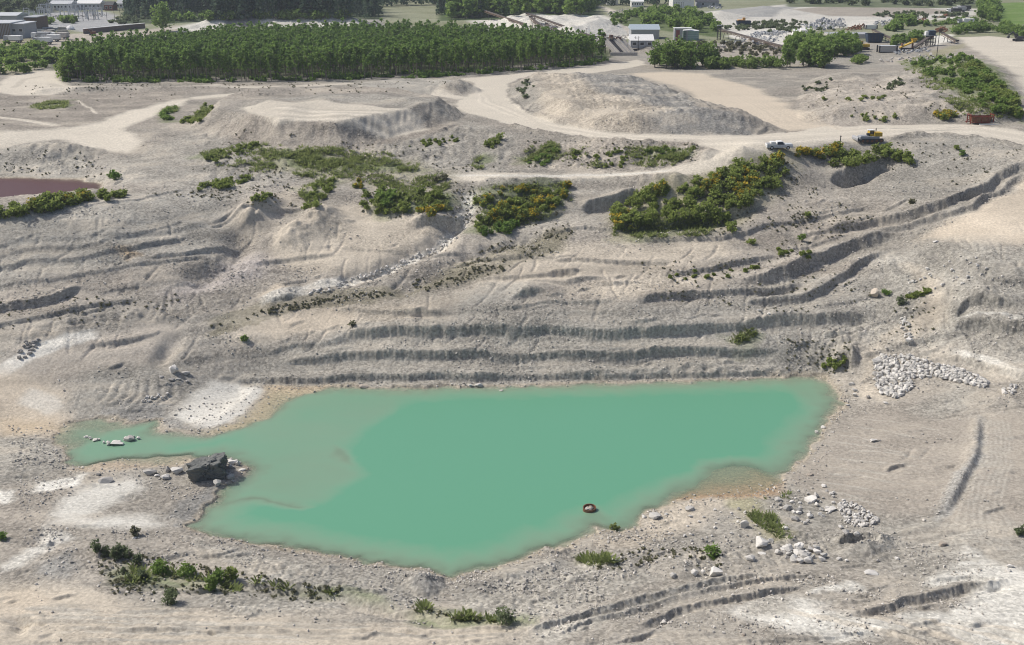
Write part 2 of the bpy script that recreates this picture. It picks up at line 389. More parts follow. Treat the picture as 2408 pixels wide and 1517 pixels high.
for k in range(330):
    u0 = gq.uniform(-30, 2440); v0 = 250 + (1500 - 250) * gq.random() ** .8
    lu = gq.uniform(14, 70); sl = (-.18 if v0 < 900 else -.05) + gq.uniform(-.25, .25)
    scarp([(u0, v0), (u0 + lu * .5, v0 + lu * .5 * sl + gq.uniform(-3, 3)), (u0 + lu, v0 + lu * sl)], gq.uniform(.15, .5), gq.uniform(.6, 1.6), .3, .5, gq.uniform(.6, 1.6), 1.0, .25, k=gq.uniform(.15, .5))
print('features', round(time.time() - T0, 1))
# ------------------------------------------------------------------ surface colours, roughness of the ground, noise
C_GREY = np.array([.338, .314, .281]); C_TAN = np.array([.470, .412, .345]); C_WHITE = np.array([.63, .60, .555])
C_DARK = np.array([.262, .250, .236]); C_ROAD = np.array([.56, .505, .435]); C_SAND = np.array([.525, .450, .368])
C_PINK = np.array([.338, .301, .263]); C_OLIVE = np.array([.255, .235, .165]); C_GRASS = np.array([.10, .135, .045])
big = fbm(X / 38.0, Y / 22.0, 51, 3); mid = fbm(X / 9.0, Y / 5.0, 61, 3); fine = fbm(X / 1.3, Y / 1.0, 71, 3)
mixv = np.clip(.5 + .75 * big + .3 * mid, 0, 1)[:, None]
COLR = C_GREY * (1 - mixv) + C_PINK * mixv
ROUGH = np.full(NV, 1.0); GRAIN = np.full(NV, .75)
def paint(uv, c, soft=1.2, k=1.0, amp=None, grain=None, warp=True, n=0.0, dz=0.0):
    global COLR
    P = base_xy(uv, dz)
    idx, s = psdf(P, soft + 1, warp)
    if n: s = s + n * mid[idx] * 1.7 + min(n, .5) * .35 * fine[idx]
    a = smooth(-soft, soft, s) * k
    COLR[idx] = COLR[idx] * (1 - a[:, None]) + np.asarray(c) * a[:, None]
    if amp is not None: ROUGH[idx] += (amp - ROUGH[idx]) * a
    if grain is not None: GRAIN[idx] += (grain - GRAIN[idx]) * a
def stripe(uv, wd, c, k=1.0, amp=None, grain=None, n=.3, dz=0.0):
    P = base_xy(refine(uv, 4), dz)
    idx, d, arc, tot = pline(P, wd * 2 + 1)
    a = (1 - smooth(wd * .5, wd, np.abs(d) + n * fine[idx])) * k * smooth(0, 2, arc) * smooth(0, 2, tot - arc)
    COLR[idx] = COLR[idx] * (1 - a[:, None]) + np.asarray(c) * a[:, None]
    if amp is not None: ROUGH[idx] += (amp - ROUGH[idx]) * a
    if grain is not None: GRAIN[idx] += (grain - GRAIN[idx]) * a
COLR *= np.where((ZBASE > -3.8) & (Y > 180), .88, 1.0)[:, None]
# the far flat land: rough grass and bare yards
m = Y > 420
COLR[m] = C_PINK * .35 + np.array([.16,.19,.09]) * .65 + (big[m] * .06)[:, None]
ROUGH[Y > 330] = .35
paint([(-300,90),(100,85),(150,110),(130,140),(60,170),(-300,190)], C_OLIVE, 4)
paint([(80,85),(330,72),(420,60),(420,90),(200,110),(100,110)], C_PINK * 1.15, 2, grain=.9)
paint([(60,30),(250,28),(345,60),(200,75),(90,60)], [.33,.33,.34], 3)
paint([(330,28),(360,50),(330,62),(270,40)], [.17,.19,.07], 3)
paint([(400,68),(470,52),(560,40),(700,36),(840,38),(900,46),(860,60),(560,60)], C_WHITE * .9, 3, grain=.9)
paint([(520,60),(555,48),(600,52),(590,60)], C_DARK, 2)
paint([(800,50),(860,42),(900,44),(900,52)], C_DARK * 1.1, 2)
paint([(1100,48),(1180,40),(1240,34),(1420,36),(1490,62),(1480,80),(1400,95),(1250,85),(1120,58)], C_WHITE * .88, 3, grain=.9)
paint([(1405,14),(1425,16),(1520,58),(1495,64)], C_ROAD, 2, amp=.1)
paint([(1640,35),(1720,22),(1850,10),(1960,6),(2200,12),(2300,20),(2290,40),(2200,48),(2100,50),(1900,75),(1780,92),(1690,70)], C_WHITE * .8, 3, n=1.5)
paint([(1650,28),(1760,18),(1880,14),(1820,40),(1720,40)], [.30,.295,.29], 2)
paint([(1860,22),(1960,14),(2120,14),(2250,26),(2140,40),(1950,38)], C_PINK * .92, 3)
paint([(1700,85),(1830,110),(1900,80),(1800,60)], C_WHITE * .95, 2, n=1.2)
paint([(1850,55),(2060,45),(2060,62),(1860,70)], C_WHITE * .9, 2, n=1.5)
paint([(1540,125),(1830,118),(1830,135),(1540,140)], C_PINK, 2)
paint([(2090,135),(2240,128),(2300,135),(2230,150),(2080,152)], C_PINK * 1.1, 2)
paint([(2190,85),(2240,80),(2235,95),(2200,108)], C_WHITE, 1.5)
paint([(2230,110),(2290,96),(2250,120),(2200,140),(2130,140)], C_OLIVE * 1.1, 2)
paint([(2320,8),(2600,0),(2600,55),(2380,58),(2330,45)], [.13,.20,.05], 3)
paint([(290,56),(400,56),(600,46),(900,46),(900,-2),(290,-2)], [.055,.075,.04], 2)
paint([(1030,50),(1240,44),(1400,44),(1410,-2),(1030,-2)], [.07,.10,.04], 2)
paint([(395,82),(470,72),(600,70),(860,70),(915,60),(860,48),(560,49),(470,56)], C_WHITE * .9, 2, grain=.9)
paint([(520,66),(560,54),(610,56),(600,66)], C_DARK * .9, 1.5)
paint([(820,62),(870,50),(905,54),(905,62)], C_DARK, 1.5)
paint([(1100,64),(1180,84),(1250,96),(1330,106),(1420,102),(1500,86),(1510,66),(1440,50),(1200,46)], C_WHITE * .88, 2, grain=.9)
stripe([(1420,50),(1470,70),(1500,90)], 2.5, C_ROAD * 1.05)

paint([(1450,60),(1500,22),(1640,22),(1695,75),(1690,88),(1560,72)], [.09,.12,.045], 3)
paint([(-200,40),(110,36),(110,5),(-200,5)], [.10,.125,.07], 3)
paint([(1850,16),(2300,20),(2300,2),(1850,0)], [.12,.14,.08], 2)
# plateau
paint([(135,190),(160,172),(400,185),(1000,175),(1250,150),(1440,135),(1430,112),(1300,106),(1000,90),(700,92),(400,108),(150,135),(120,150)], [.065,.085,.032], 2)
paint([(0,205),(80,225),(250,215),(440,215),(420,236),(330,255),(230,290),(100,302),(-300,310),(-300,215)], C_PINK * .84, 3)
paint([(20,180),(80,168),(130,166),(142,172),(134,186),(160,200),(240,206),(190,212),(120,224),(40,226),(-20,215)], C_ROAD * .98, 1.2, amp=.08, grain=.15)
stripe([(30,208),(60,186),(110,178)], 1.2, C_ROAD * .82); stripe([(110,196),(150,206),(230,209)], 1.2, C_ROAD * .82)
stripe([(140,203),(260,208),(430,209),(700,203),(840,195)], 2.4, C_ROAD * .95, .8, amp=.15, grain=.2)
stripe([(440,232),(570,221),(720,218),(800,213),(920,216),(1020,222),(1100,232)], 3.2, C_ROAD, .9, amp=.1, grain=.2)
paint([(800,240),(830,205),(900,192),(1010,190),(1090,200),(1060,214),(1010,222),(900,228)], C_GREY * 1.05, 2)
paint([(640,236),(720,226),(900,226),(1050,236),(1060,246),(900,246)], C_GREY * .95, 1.5, dz=3.5)
paint([(1320,172),(1450,165),(1530,195),(1620,230),(1650,262),(1760,275),(1830,300),(1700,305),(1560,280),(1450,262),(1400,240),(1340,215)], C_DARK * .95, 1.5, n=.8, dz=2.8, grain=1.0)
paint([(1260,200),(1330,190),(1420,250),(1560,290),(1500,315),(1380,305),(1280,280)], C_TAN * .88, 2.5, n=1)
paint([(1480,172),(1560,168),(1640,172),(1760,200),(1850,245),(1900,283),(1950,300),(1850,310),(1800,297),(1720,278),(1650,242),(1600,207),(1530,188)], C_SAND, 2, amp=.15, grain=.25, n=.6)
paint([(1900,215),(2000,190),(2100,190),(2180,240),(2150,275),(1980,280),(1900,262)], C_PINK * 1.1, 3, n=1, dz=2.0)
MAIN = [(1500,141),(1525,152),(1400,171),(1260,181),(1218,185),(1194,200),(1196,230),(1226,262),(1290,287),(1370,305),(1500,317),(1650,320),(1850,312),(1930,299),(2100,293),(2290,291),(2408,310),(2600,320),(2600,372),(2408,346),(2300,323),(2200,317),(2130,318),(2070,328),(1980,336),(1890,350),(1800,358),(1760,352),(1690,356),(1660,347),(1600,335),(1480,330),(1380,325),(1290,313),(1180,290),(1095,264),(1072,244),(1100,226),(1120,212),(1112,196),(1080,186),(1250,170),(1400,154)]
paint(MAIN, C_ROAD * .96, .6, amp=.05, grain=.12, n=.2)
for q in range(4):
    stripe([(1130, 205 + q * 3), (1128 + q * 10, 240), (1190 + q * 12, 268), (1300, 296 + q * 5), (1450, 319 + q * 3), (1650, 326 + q * 6), (1850, 320 + q * 8), (2050, 306 + q * 6), (2300, 298 + q * 6), (2420, 318 + q * 7)], .8, C_ROAD * (.86 if q % 2 else 1.12), .6)
paint([(1690,356),(1760,352),(1840,372),(1780,385),(1700,400),(1620,418),(1560,425),(1480,419),(1300,421),(1100,430),(1040,416),(1090,408),(1300,410),(1480,405),(1580,395),(1630,380),(1665,362)], C_ROAD * .97, 1.3, amp=.12, grain=.25, n=.3)
stripe([(1040,414),(1150,412),(1300,413),(1480,410),(1590,401)], .7, C_WHITE, .6)
paint([(-300,300),(0,312),(100,305),(230,290),(330,257),(400,238),(440,234),(440,246),(380,264),(300,300),(330,340),(300,358),(210,356),(190,340),(140,330),(0,352),(-300,360)], C_ROAD * 1.03, 1.5, amp=.12, grain=.2, n=.4)
stripe([(-100,272),(0,276),(60,284),(140,297)], 1.6, C_ROAD, .9, amp=.1)
stripe([(180,235),(205,252),(232,270)], .6, C_ROAD * 1.05, .9)
paint([(-300,345),(0,352),(140,335),(190,345),(210,362),(240,425),(0,415),(-300,420)], C_GREY * .98, 2.5, n=1)
paint([(330,345),(420,340),(430,370),(330,380)], C_TAN * 1.05, 2.5)
paint([(2250,88),(2330,85),(2420,95),(2700,100),(2700,330),(2420,290),(2398,230),(2386,180),(2335,140),(2275,108)], C_ROAD * .93, 1.5, amp=.1, grain=.25)
paint([(450,305),(560,330),(700,352),(870,342),(980,312),(1100,290),(1250,330),(1220,400),(1050,408),(1000,430),(700,425),(450,450),(300,430),(260,380),(400,330)], C_GREY * .93, 3, .85, n=1.2, grain=1.0)
paint([(600,350),(880,355),(1010,395),(1060,430),(1060,470),(860,440),(700,420),(600,400)], C_OLIVE * 1.15, 3, .55, n=2.0)
paint([(470,290),(560,300),(640,290),(800,298),(930,294),(1060,276),(1080,286),(950,316),(870,338),(800,350),(700,346),(560,326)], C_PINK * .92, 1.5, grain=.8, dz=1.0)
paint([(560,252),(600,249),(640,241),(750,241),(900,252),(1000,256),(1010,264),(900,286),(800,291),(650,282),(590,268)], C_ROAD * .92, .8, amp=.2, grain=.3, n=.3, dz=3.5)
for q in range(6): stripe([(640, 254 + q * 5), (780, 258 + q * 5), (930, 262 + q * 4)], .7, C_ROAD * (.72 + .4 * (q % 2)), .7, dz=3.5)
# rust-brown earth, bare slopes and fans of the far wall
paint([(0,500),(230,475),(480,445),(560,470),(540,540),(480,600),(300,640),(0,700),(-300,760),(-300,520)], C_GREY * 1.03, 4, n=1)
paint([(0,690),(130,650),(300,632),(470,605),(420,660),(200,720),(0,760)], C_PINK * 1.02, 2)
paint([(270,595),(320,588),(345,600),(300,612)], [.43,.30,.17], 1.0, .7)
paint([(380,690),(480,640),(560,580),(640,610),(620,650),(520,680),(420,705)], [.385,.345,.325], 2)
paint([(640,560),(760,500),(830,480),(940,515),(1040,520),(1060,560),(950,610),(860,650),(720,640),(640,600)], C_TAN, 2, grain=.4, n=.5, amp=.6)
paint([(555,540),(590,510),(640,462),(690,445),(700,470),(650,530),(600,570)], C_TAN, 1.5, grain=.4, amp=.6)
paint([(500,780),(620,700),(660,668),(700,690),(880,700),(1000,720),(1010,750),(900,768),(820,770),(620,795),(560,795)], C_TAN * 1.06, 2, grain=.5, n=.7, amp=.8)
paint([(590,775),(660,745),(780,715),(830,740),(820,765),(640,790)], C_SAND * 1.05, 1.5, grain=.2, amp=.4)
paint([(600,705),(650,675),(700,690),(650,705)], C_SAND * 1.05, 1.2, grain=.2, amp=.4)
paint([(955,720),(1000,700),(1080,690),(1180,620),(1260,590),(1500,570),(1700,560),(1740,600),(1500,650),(1250,675),(1150,700),(1010,735)], C_TAN * .98, 2, grain=.45, n=.6, amp=.6)
paint([(1330,690),(1500,655),(1640,640),(1640,672),(1450,700)], C_TAN * 1.03, 1.5, n=.5)
paint([(560,905),(600,850),(680,800),(800,776),(1100,758),(1200,720),(1500,712),(1700,690),(1900,640),(2030,680),(2000,800),(1940,880),(1850,893),(1000,910)], C_GREY * 1.02, 2.5, k=.9, grain=.95, amp=.6)
paint([(1080,700),(1200,660),(1260,680),(1180,740),(1050,755)], C_GREY * 1.1, 2)
paint([(880,700),(960,668),(1060,620),(1180,570),(1290,540),(1350,545),(1310,590),(1180,640),(1100,672),(1000,690)], [.215,.195,.150], 1.5, grain=1.0, n=.6)
stripe([(480,775),(640,722),(800,694),(960,678)], 2.2, [.27,.245,.19], .75)
stripe([(470,790),(600,760),(720,720),(900,706)], .8, [.25,.225,.17], .7)
stripe([(1100,440),(1100,480),(1078,528),(1020,580),(900,625),(760,668),(600,720)], 1.5, C_WHITE * .9, .75, grain=1.0)
stripe([(420,770),(400,810),(380,850)], 1.3, C_DARK * .9, .7)
paint([(1720,560),(1900,520),(2060,480),(2080,520),(2000,560),(1850,600),(1740,610)], C_PINK * .95, 2.5, n=.6)
paint([(1440,560),(1430,500),(1560,440),(1700,400),(1800,372),(1880,366),(1880,400),(1800,470),(1730,545),(1560,560)], C_OLIVE * 1.25, 2.5, n=.8)
paint([(1640,330),(1660,350),(1640,372),(1580,392),(1480,402),(1300,405),(1200,395),(1240,330),(1380,332),(1500,338)], C_PINK * 1.03, 2.0, n=1, grain=1.0)
paint([(2150,320),(2300,325),(2420,350),(2420,395),(2300,440),(2150,490),(2090,440)], C_GREY * .93, 2.5, grain=1.0)
paint([(2150,562),(2200,532),(2270,500),(2330,472),(2420,420),(2700,380),(2700,600),(2420,580),(2300,577),(2215,572)], C_SAND * 1.03, 2, amp=.25, grain=.2, n=.6)
stripe([(2180,548),(2280,528),(2420,505)], 1.6, C_SAND * 1.12, .6)
paint([(2340,480),(2420,430),(2600,440),(2600,500),(2400,490)], C_SAND * .95, 2)
paint([(2060,590),(2200,560),(2420,600),(2700,620),(2700,900),(2420,880),(2200,830),(2090,800),(2000,720)], C_GREY * 1.06, 4, n=1)
paint([(2130,618),(2175,640),(2235,690),(2215,760),(2130,805),(2085,800),(2150,735),(2180,690)], C_TAN, 1.5, grain=.3, n=.4, amp=.5)
stripe([(2245,752),(2300,745),(2360,752),(2408,762)], .55, C_WHITE, .8); stripe([(2230,838),(2310,850),(2420,890)], .8, C_WHITE * .9, .7)
paint([(2090,800),(2060,830),(2040,900),(2060,940),(2010,940),(2040,860)], C_TAN * 1.02, 1.5, n=.4)
stripe([(2000,640),(2030,700),(2060,760),(2030,820)], 2.4, C_GREY * 1.15, .6, grain=1)
# shores, fans and the floor
paint([(-300,880),(0,850),(60,825),(150,798),(240,785),(300,768),(380,756),(420,772),(400,822),(360,855),(200,885),(100,905),(0,920),(-300,940)], C_PINK * 1.22, 2, grain=.3, n=.6, amp=.5)
stripe([(-100,900),(0,872),(70,832),(150,800),(245,782)], 1.6, C_WHITE * 1.02, .85)
paint([(-300,890),(0,878),(100,895),(150,930),(172,990),(120,1015),(0,1022),(-300,1030)], C_SAND * 1.02, 2, grain=.25, n=.8, amp=.4)
stripe([(40,925),(110,945),(140,975)], 2.2, C_WHITE, .6)
paint([(0,985),(120,985),(150,1010),(60,1022),(0,1022)], [.42,.33,.23], 2, .7)
paint([(200,880),(360,858),(440,900),(430,930),(380,960),(240,975),(170,960)], C_GREY * 1.02, 2, n=.5)
paint([(228,988),(250,962),(330,945),(390,958),(400,985),(290,999)], C_DARK * 1.12, 1.0, grain=1, n=.4)
paint([(350,1002),(400,985),(450,1005),(500,1010),(430,1030),(360,1024)], C_DARK * 1.2, 1.0, grain=1, n=.4)
paint([(440,930),(500,890),(570,892),(645,914),(610,945),(560,980),(500,1003),(445,1003),(420,975)], C_WHITE * .98, 1.4, grain=.2, n=.5, amp=.3)
paint([(0,1022),(110,1040),(146,1065),(150,1092),(60,1130),(0,1140),(-300,1150),(-300,1030)], C_GREY * .98, 1.5, grain=1)
paint([(100,1128),(190,1112),(172,1143),(82,1156)], C_WHITE * 1.05, .7, grain=.5, n=.5)
paint([(130,1185),(200,1140),(320,1126),(345,1148),(250,1188),(215,1207),(340,1206),(378,1234),(300,1247),(125,1232),(108,1215)], C_WHITE * .95, 1.6, grain=.25, n=.5, amp=.5)
paint([(-100,1150),(40,1153),(22,1182),(-100,1185)], C_WHITE * 1.08, .6, n=.5)
paint([(95,1240),(150,1250),(190,1270),(120,1290),(60,1330),(0,1350),(0,1330),(90,1290)], C_WHITE * .95, .8, .8, n=.5)
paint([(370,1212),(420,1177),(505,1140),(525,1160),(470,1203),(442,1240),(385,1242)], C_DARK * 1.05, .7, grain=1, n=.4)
paint([(90,1330),(170,1300),(200,1330),(160,1360),(100,1352)], C_DARK * 1.15, 1)
paint([(-200,1360),(150,1388),(330,1420),(620,1452),(900,1472),(1210,1472),(1150,1530),(-200,1560)], C_TAN * 1.02, 1.6, grain=.4, n=.4, amp=.5)
paint([(0,1395),(80,1390),(120,1420),(60,1450),(0,1445)], C_SAND * .95, 1)
paint([(450,1270),(620,1300),(800,1330),(1000,1355),(1060,1385),(1000,1430),(850,1425),(600,1400),(480,1400),(560,1350)], C_GREY * 1.06, 1.2, grain=1)
paint([(500,1420),(560,1365),(700,1390),(850,1435),(800,1455),(560,1440)], C_GREY, 1.2, grain=1)
paint([(965,1385),(1000,1350),(1050,1360),(1060,1385),(1010,1398)], C_DARK * 1.1, .7, grain=1)
paint([(1080,1400),(1180,1365),(1290,1330),(1450,1320),(1560,1360),(1400,1410),(1240,1470),(1100,1450)], C_GREY * 1.12, 1.2, grain=1)
paint([(1230,1490),(1400,1425),(1600,1375),(1800,1335),(1810,1352),(1600,1400),(1440,1450),(1300,1510)], C_GREY * 1.05, .8, grain=1)
paint([(1840,1125),(1900,1075),(1960,985),(2100,960),(2250,985),(2290,1000),(2250,1150),(2200,1215),(2050,1210),(1900,1160)], C_PINK * .98, 1.8, grain=.4, n=.4, amp=.5)
paint([(2310,985),(2420,960),(2700,960),(2700,1240),(2420,1240),(2240,1225),(2290,1130)], C_PINK * 1.02, 1.6, grain=.35, amp=.5)
paint([(2300,975),(2316,985),(2300,1080),(2240,1215),(2200,1230),(2215,1180),(2270,1080)], C_DARK * 1.2, .7, grain=1)
paint([(2140,960),(2250,905),(2300,950),(2200,985)], C_GREY * 1.08, 2)
paint([(1700,1180),(1780,1160),(1830,1230),(1870,1260),(1830,1275),(1760,1230)], C_OLIVE * 1.35, 1.2, n=.6)
paint([(2195,1368),(2240,1300),(2262,1288),(2330,1310),(2420,1330),(2700,1340),(2700,1560),(2300,1530),(2200,1470),(2060,1500),(1950,1510),(1720,1445),(1750,1412),(1850,1402),(1970,1430),(2080,1450),(2250,1440),(2300,1400),(2330,1378)], C_WHITE * .98, 1.0, grain=.5, n=.5, amp=.6)
paint([(1905,1387),(2000,1368),(2012,1390),(1900,1397)], C_WHITE, .6, n=.5)
paint([(1750,1415),(1850,1405),(1850,1450),(1770,1455)], C_GREY * 1.2, .8, grain=1)
paint([(1900,1430),(2080,1412),(2100,1450),(2120,1480),(2000,1450)], C_PINK * 1.15, 1, grain=.5)
for q in range(9):
    a0 = 1830 + q * 75
    stripe([(a0, 1432 + q * 5), (a0 + 190, 1476 + q * 5), (a0 + 380, 1530 + q * 5)], .5, C_GREY * 1.25 if q % 2 else C_TAN * 1.1, .55)
paint([(1240,1500),(1330,1460),(1420,1450),(1300,1520)], C_GREY * 1.3, .8, grain=1)
paint([(1560,1195),(1620,1175),(1700,1180),(1660,1230),(1600,1262),(1500,1290),(1400,1290),(1390,1260),(1500,1245)], C_TAN, 1.4, grain=.6, n=.4)
tr_ = random.Random(8)
for q in range(26):
    y0 = 985 + q * 9; x0 = 1985 - q * 4 + tr_.uniform(-30, 30); L_ = tr_.uniform(120, 260)
    stripe([(x0, y0), (x0 + L_ * .5, y0 + tr_.uniform(4, 12)), (x0 + L_, y0 + tr_.uniform(18, 34))], .22, C_GREY * (.85 if q % 2 else 1.35), .5)
for q in range(30):
    y0 = 1425 + q * 3; x0 = tr_.uniform(-60, 700); L_ = tr_.uniform(250, 600)
    stripe([(x0, y0), (x0 + L_ * .5, y0 + tr_.uniform(-3, 8)), (x0 + L_, y0 + tr_.uniform(0, 12))], tr_.uniform(.15, .4), C_GREY * (.92 if q % 3 else 1.5), .5)
for q in range(16):
    y0 = 1225 + q * 6; x0 = tr_.uniform(1950, 2200)
    stripe([(x0, y0 + 40), (x0 + 120, y0 + 12), (x0 + 330, y0)], .25, C_GREY * (.85 if q % 2 else 1.35), .5)
for q in range(14):
    stripe([(2310 + q * 5, 980), (2300 + q * 6, 1080), (2262 + q * 8, 1200), (2240 + q * 12, 1250)], .2, C_GREY * (.9 if q % 2 else 1.3), .45)
for q in range(16):
    x0 = tr_.uniform(1880, 2200); y0 = tr_.uniform(175, 285)
    stripe([(x0, y0), (x0 + 90, y0 + tr_.uniform(-5, 3)), (x0 + 170, y0 + tr_.uniform(-8, 4))], .4, C_GREY * (.82 if q % 2 else 1.3), .6, dz=2.2)
for q in range(16):
    x0 = 1560 + q * 14; y0 = 178 + q * 4
    stripe([(x0, y0), (x0 + 120, y0 + 28), (x0 + 210, y0 + 70), (x0 + 260, y0 + 110 - q * 3)], .35, C_SAND * (.85 if q % 2 else 1.12), .45)
for q in range(26):
    x0 = tr_.uniform(2200, 2380); y0 = tr_.uniform(95, 160)
    stripe([(x0, y0), (x0 + 80, y0 + tr_.uniform(-3, 6)), (x0 + 200, y0 + tr_.uniform(-3, 14))], .6, C_ROAD * (.82 if q % 2 else 1.08), .5)
# grass on the ground
GRASS = [[(620,378),(720,352),(860,365),(900,385),(1000,403),(870,402),(760,412),(650,402)], [(70,250),(120,238),(165,238),(150,255),(80,258)], [(372,268),(405,245),(418,255),(400,285)], [(440,285),(480,250),(505,255),(470,285)],
         [(1225,388),(1240,370),(1290,335),(1315,345),(1310,380),(1270,390)], [(1510,352),(1560,345),(1620,365),(1600,380),(1530,368)], [(2120,145),(2200,125),(2290,135),(2340,165),(2390,240),(2405,290),(2330,250),(2260,265),(2190,210)],
         [(1100,390),(1130,370),(1150,380),(1130,398)], [(470,362),(520,352),(545,370),(500,380)], [(700,450),(760,420),(790,440),(730,490)], [(860,470),(950,450),(1060,460),(1050,500),(900,505)], [(1110,440),(1330,430),(1345,480),(1300,510),(1130,545)],
         [(280,1325),(560,1375),(560,1400),(290,1370)], [(560,1360),(860,1405),(900,1420),(700,1395)], [(990,1425),(1080,1450),(1210,1465),(1000,1450)], [(1360,1312),(1440,1312),(1440,1330),(1360,1326)], [(1450,540),(1560,500),(1700,520),(1660,555),(1500,560)], [(1710,800),(1760,775),(1790,790),(1730,812)]]
for g in GRASS: paint(g, C_GRASS * 1.1 + C_OLIVE * .1, 1.5, .6, n=2.0, grain=.6)
print('paint', round(time.time() - T0, 1))

keep_ = smooth(.15, .45, ROUGH)
Z = ZBEFORE + (Z - ZBEFORE) * keep_; STEEP = SBEFORE + (STEEP - SBEFORE) * keep_
def lumpy(uv, amp, wl):
    P = base_xy(uv); idx, sd_ = psdf(P, 2)
    a = smooth(0, 2.5, sd_) * amp * .7
    Z[idx] += a * (np.abs(vnoise(X[idx] / wl, Y[idx] / wl, 120)) + .6 * np.abs(vnoise(X[idx] / wl * 2.3, Y[idx] / wl * 2.3, 121)) - .5)
    COLR[idx] *= (1 + .16 * (a / max(amp, .01)) * vnoise(X[idx] / wl * .9, Y[idx] / wl * .9, 122))[:, None]
lumpy([(1240,185),(1450,172),(1560,200),(1640,235),(1760,275),(1845,305),(1700,312),(1500,300),(1380,280),(1290,240)], .75, 2.2)
lumpy([(1880,200),(2250,185),(2320,205),(2395,285),(2270,287),(1880,275)], .6, 3.0)
lumpy([(60,350),(240,350),(240,410),(0,410)], 1.0, 2.4)
lumpy([(460,300),(700,350),(950,320),(1080,290),(1230,330),(1200,400),(700,420),(460,440)], .9, 3.0)
lumpy([(1230,330),(1640,340),(1640,385),(1240,402)], .9, 2.4)
lumpy([(420,700),(40,760),(60,800),(300,770),(440,760)], 1.0, 2.2)
lumpy([(2060,570),(2420,600),(2420,880),(2200,830),(2090,760)], .5, 2.6)
lumpy([(1840,780),(2060,720),(2080,880),(1900,884)], .9, 2.0)
lumpy([(0,1030),(140,1045),(150,1095),(0,1140)], .35, 1.2)
lumpy([(1080,1400),(1300,1330),(1560,1340),(1500,1400),(1240,1470)], .4, 1.4)
lumpy([(1560,1300),(1880,1230),(2080,1290),(1900,1330),(1650,1360)], .6, 1.6)
lumpy([(450,1270),(1000,1355),(1060,1385),(1000,1430),(600,1400)], .35, 1.3)
# relief noise
wall = smooth(-2, -5, ZBASE) * smooth(-25.2, -23.0, ZBASE) * (Y > 140)
Z += ROUGH * (.30 * big + .17 * mid + .08 * fine)
rdg = 1 - np.abs(fbm((X + .25 * Y) / 11.0 + .3 * wn1, Y / 17.0, 83, 3)) * 2.6
Z += ROUGH * wall * .25 * np.clip(rdg, -1, 1)
Z += ROUGH * wall * (.05 * fbm(X * .75 + .6 * wm1, Y * .16, 81, 2))
Z += ROUGH * wall * .16 * vnoise(ZBASE * 1.9 + .5 * mid, X * .02, 91)
Z += (GRAIN * (.3 + .7 * ROUGH) * np.clip(.55 + .9 * vnoise(X / 3.3, Y / 2.4, 96) + .5 * mid, .05, 1.3)) * .085 * (np.abs(fbm(X * 1.9, Y * 1.9, 95, 2)) * 2 - .5) * np.clip(260.0 / np.hypot(X, Y), 0, 1)
Z += STEEP * .07 * vnoise(X * 2.0, ZBASE * 1.2, 97)
pat = fbm(X / 6.5 + .4 * wm1, Y / 3.8, 111, 3)
gp = smooth(-.05, .28, pat) * np.clip(ROUGH, .15, 1)
COLR *= (1 - .17 * gp)[:, None]; GRAIN = np.clip(GRAIN + .35 * gp - .25 * smooth(.0, -.35, pat), 0.02, 1)
fp_ = smooth(-.15, -.42, pat) * np.clip(ROUGH, 0, 1)
COLR = COLR * (1 - .35 * fp_[:, None]) + C_TAN * 1.05 * .35 * fp_[:, None]
# colour noise: strata on the wall, stains, sorted gravel
band = vnoise(ZBASE * 1.3 + .8 * mid, X * .015, 101) * wall
COLR *= (1 + .12 * mid * np.clip(ROUGH + .3, 0, 1) + .07 * fine * np.clip(ROUGH + .2, 0, 1) + .15 * band)[:, None]
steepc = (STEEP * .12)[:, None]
COLR = COLR * (1 - steepc) + C_DARK * steepc

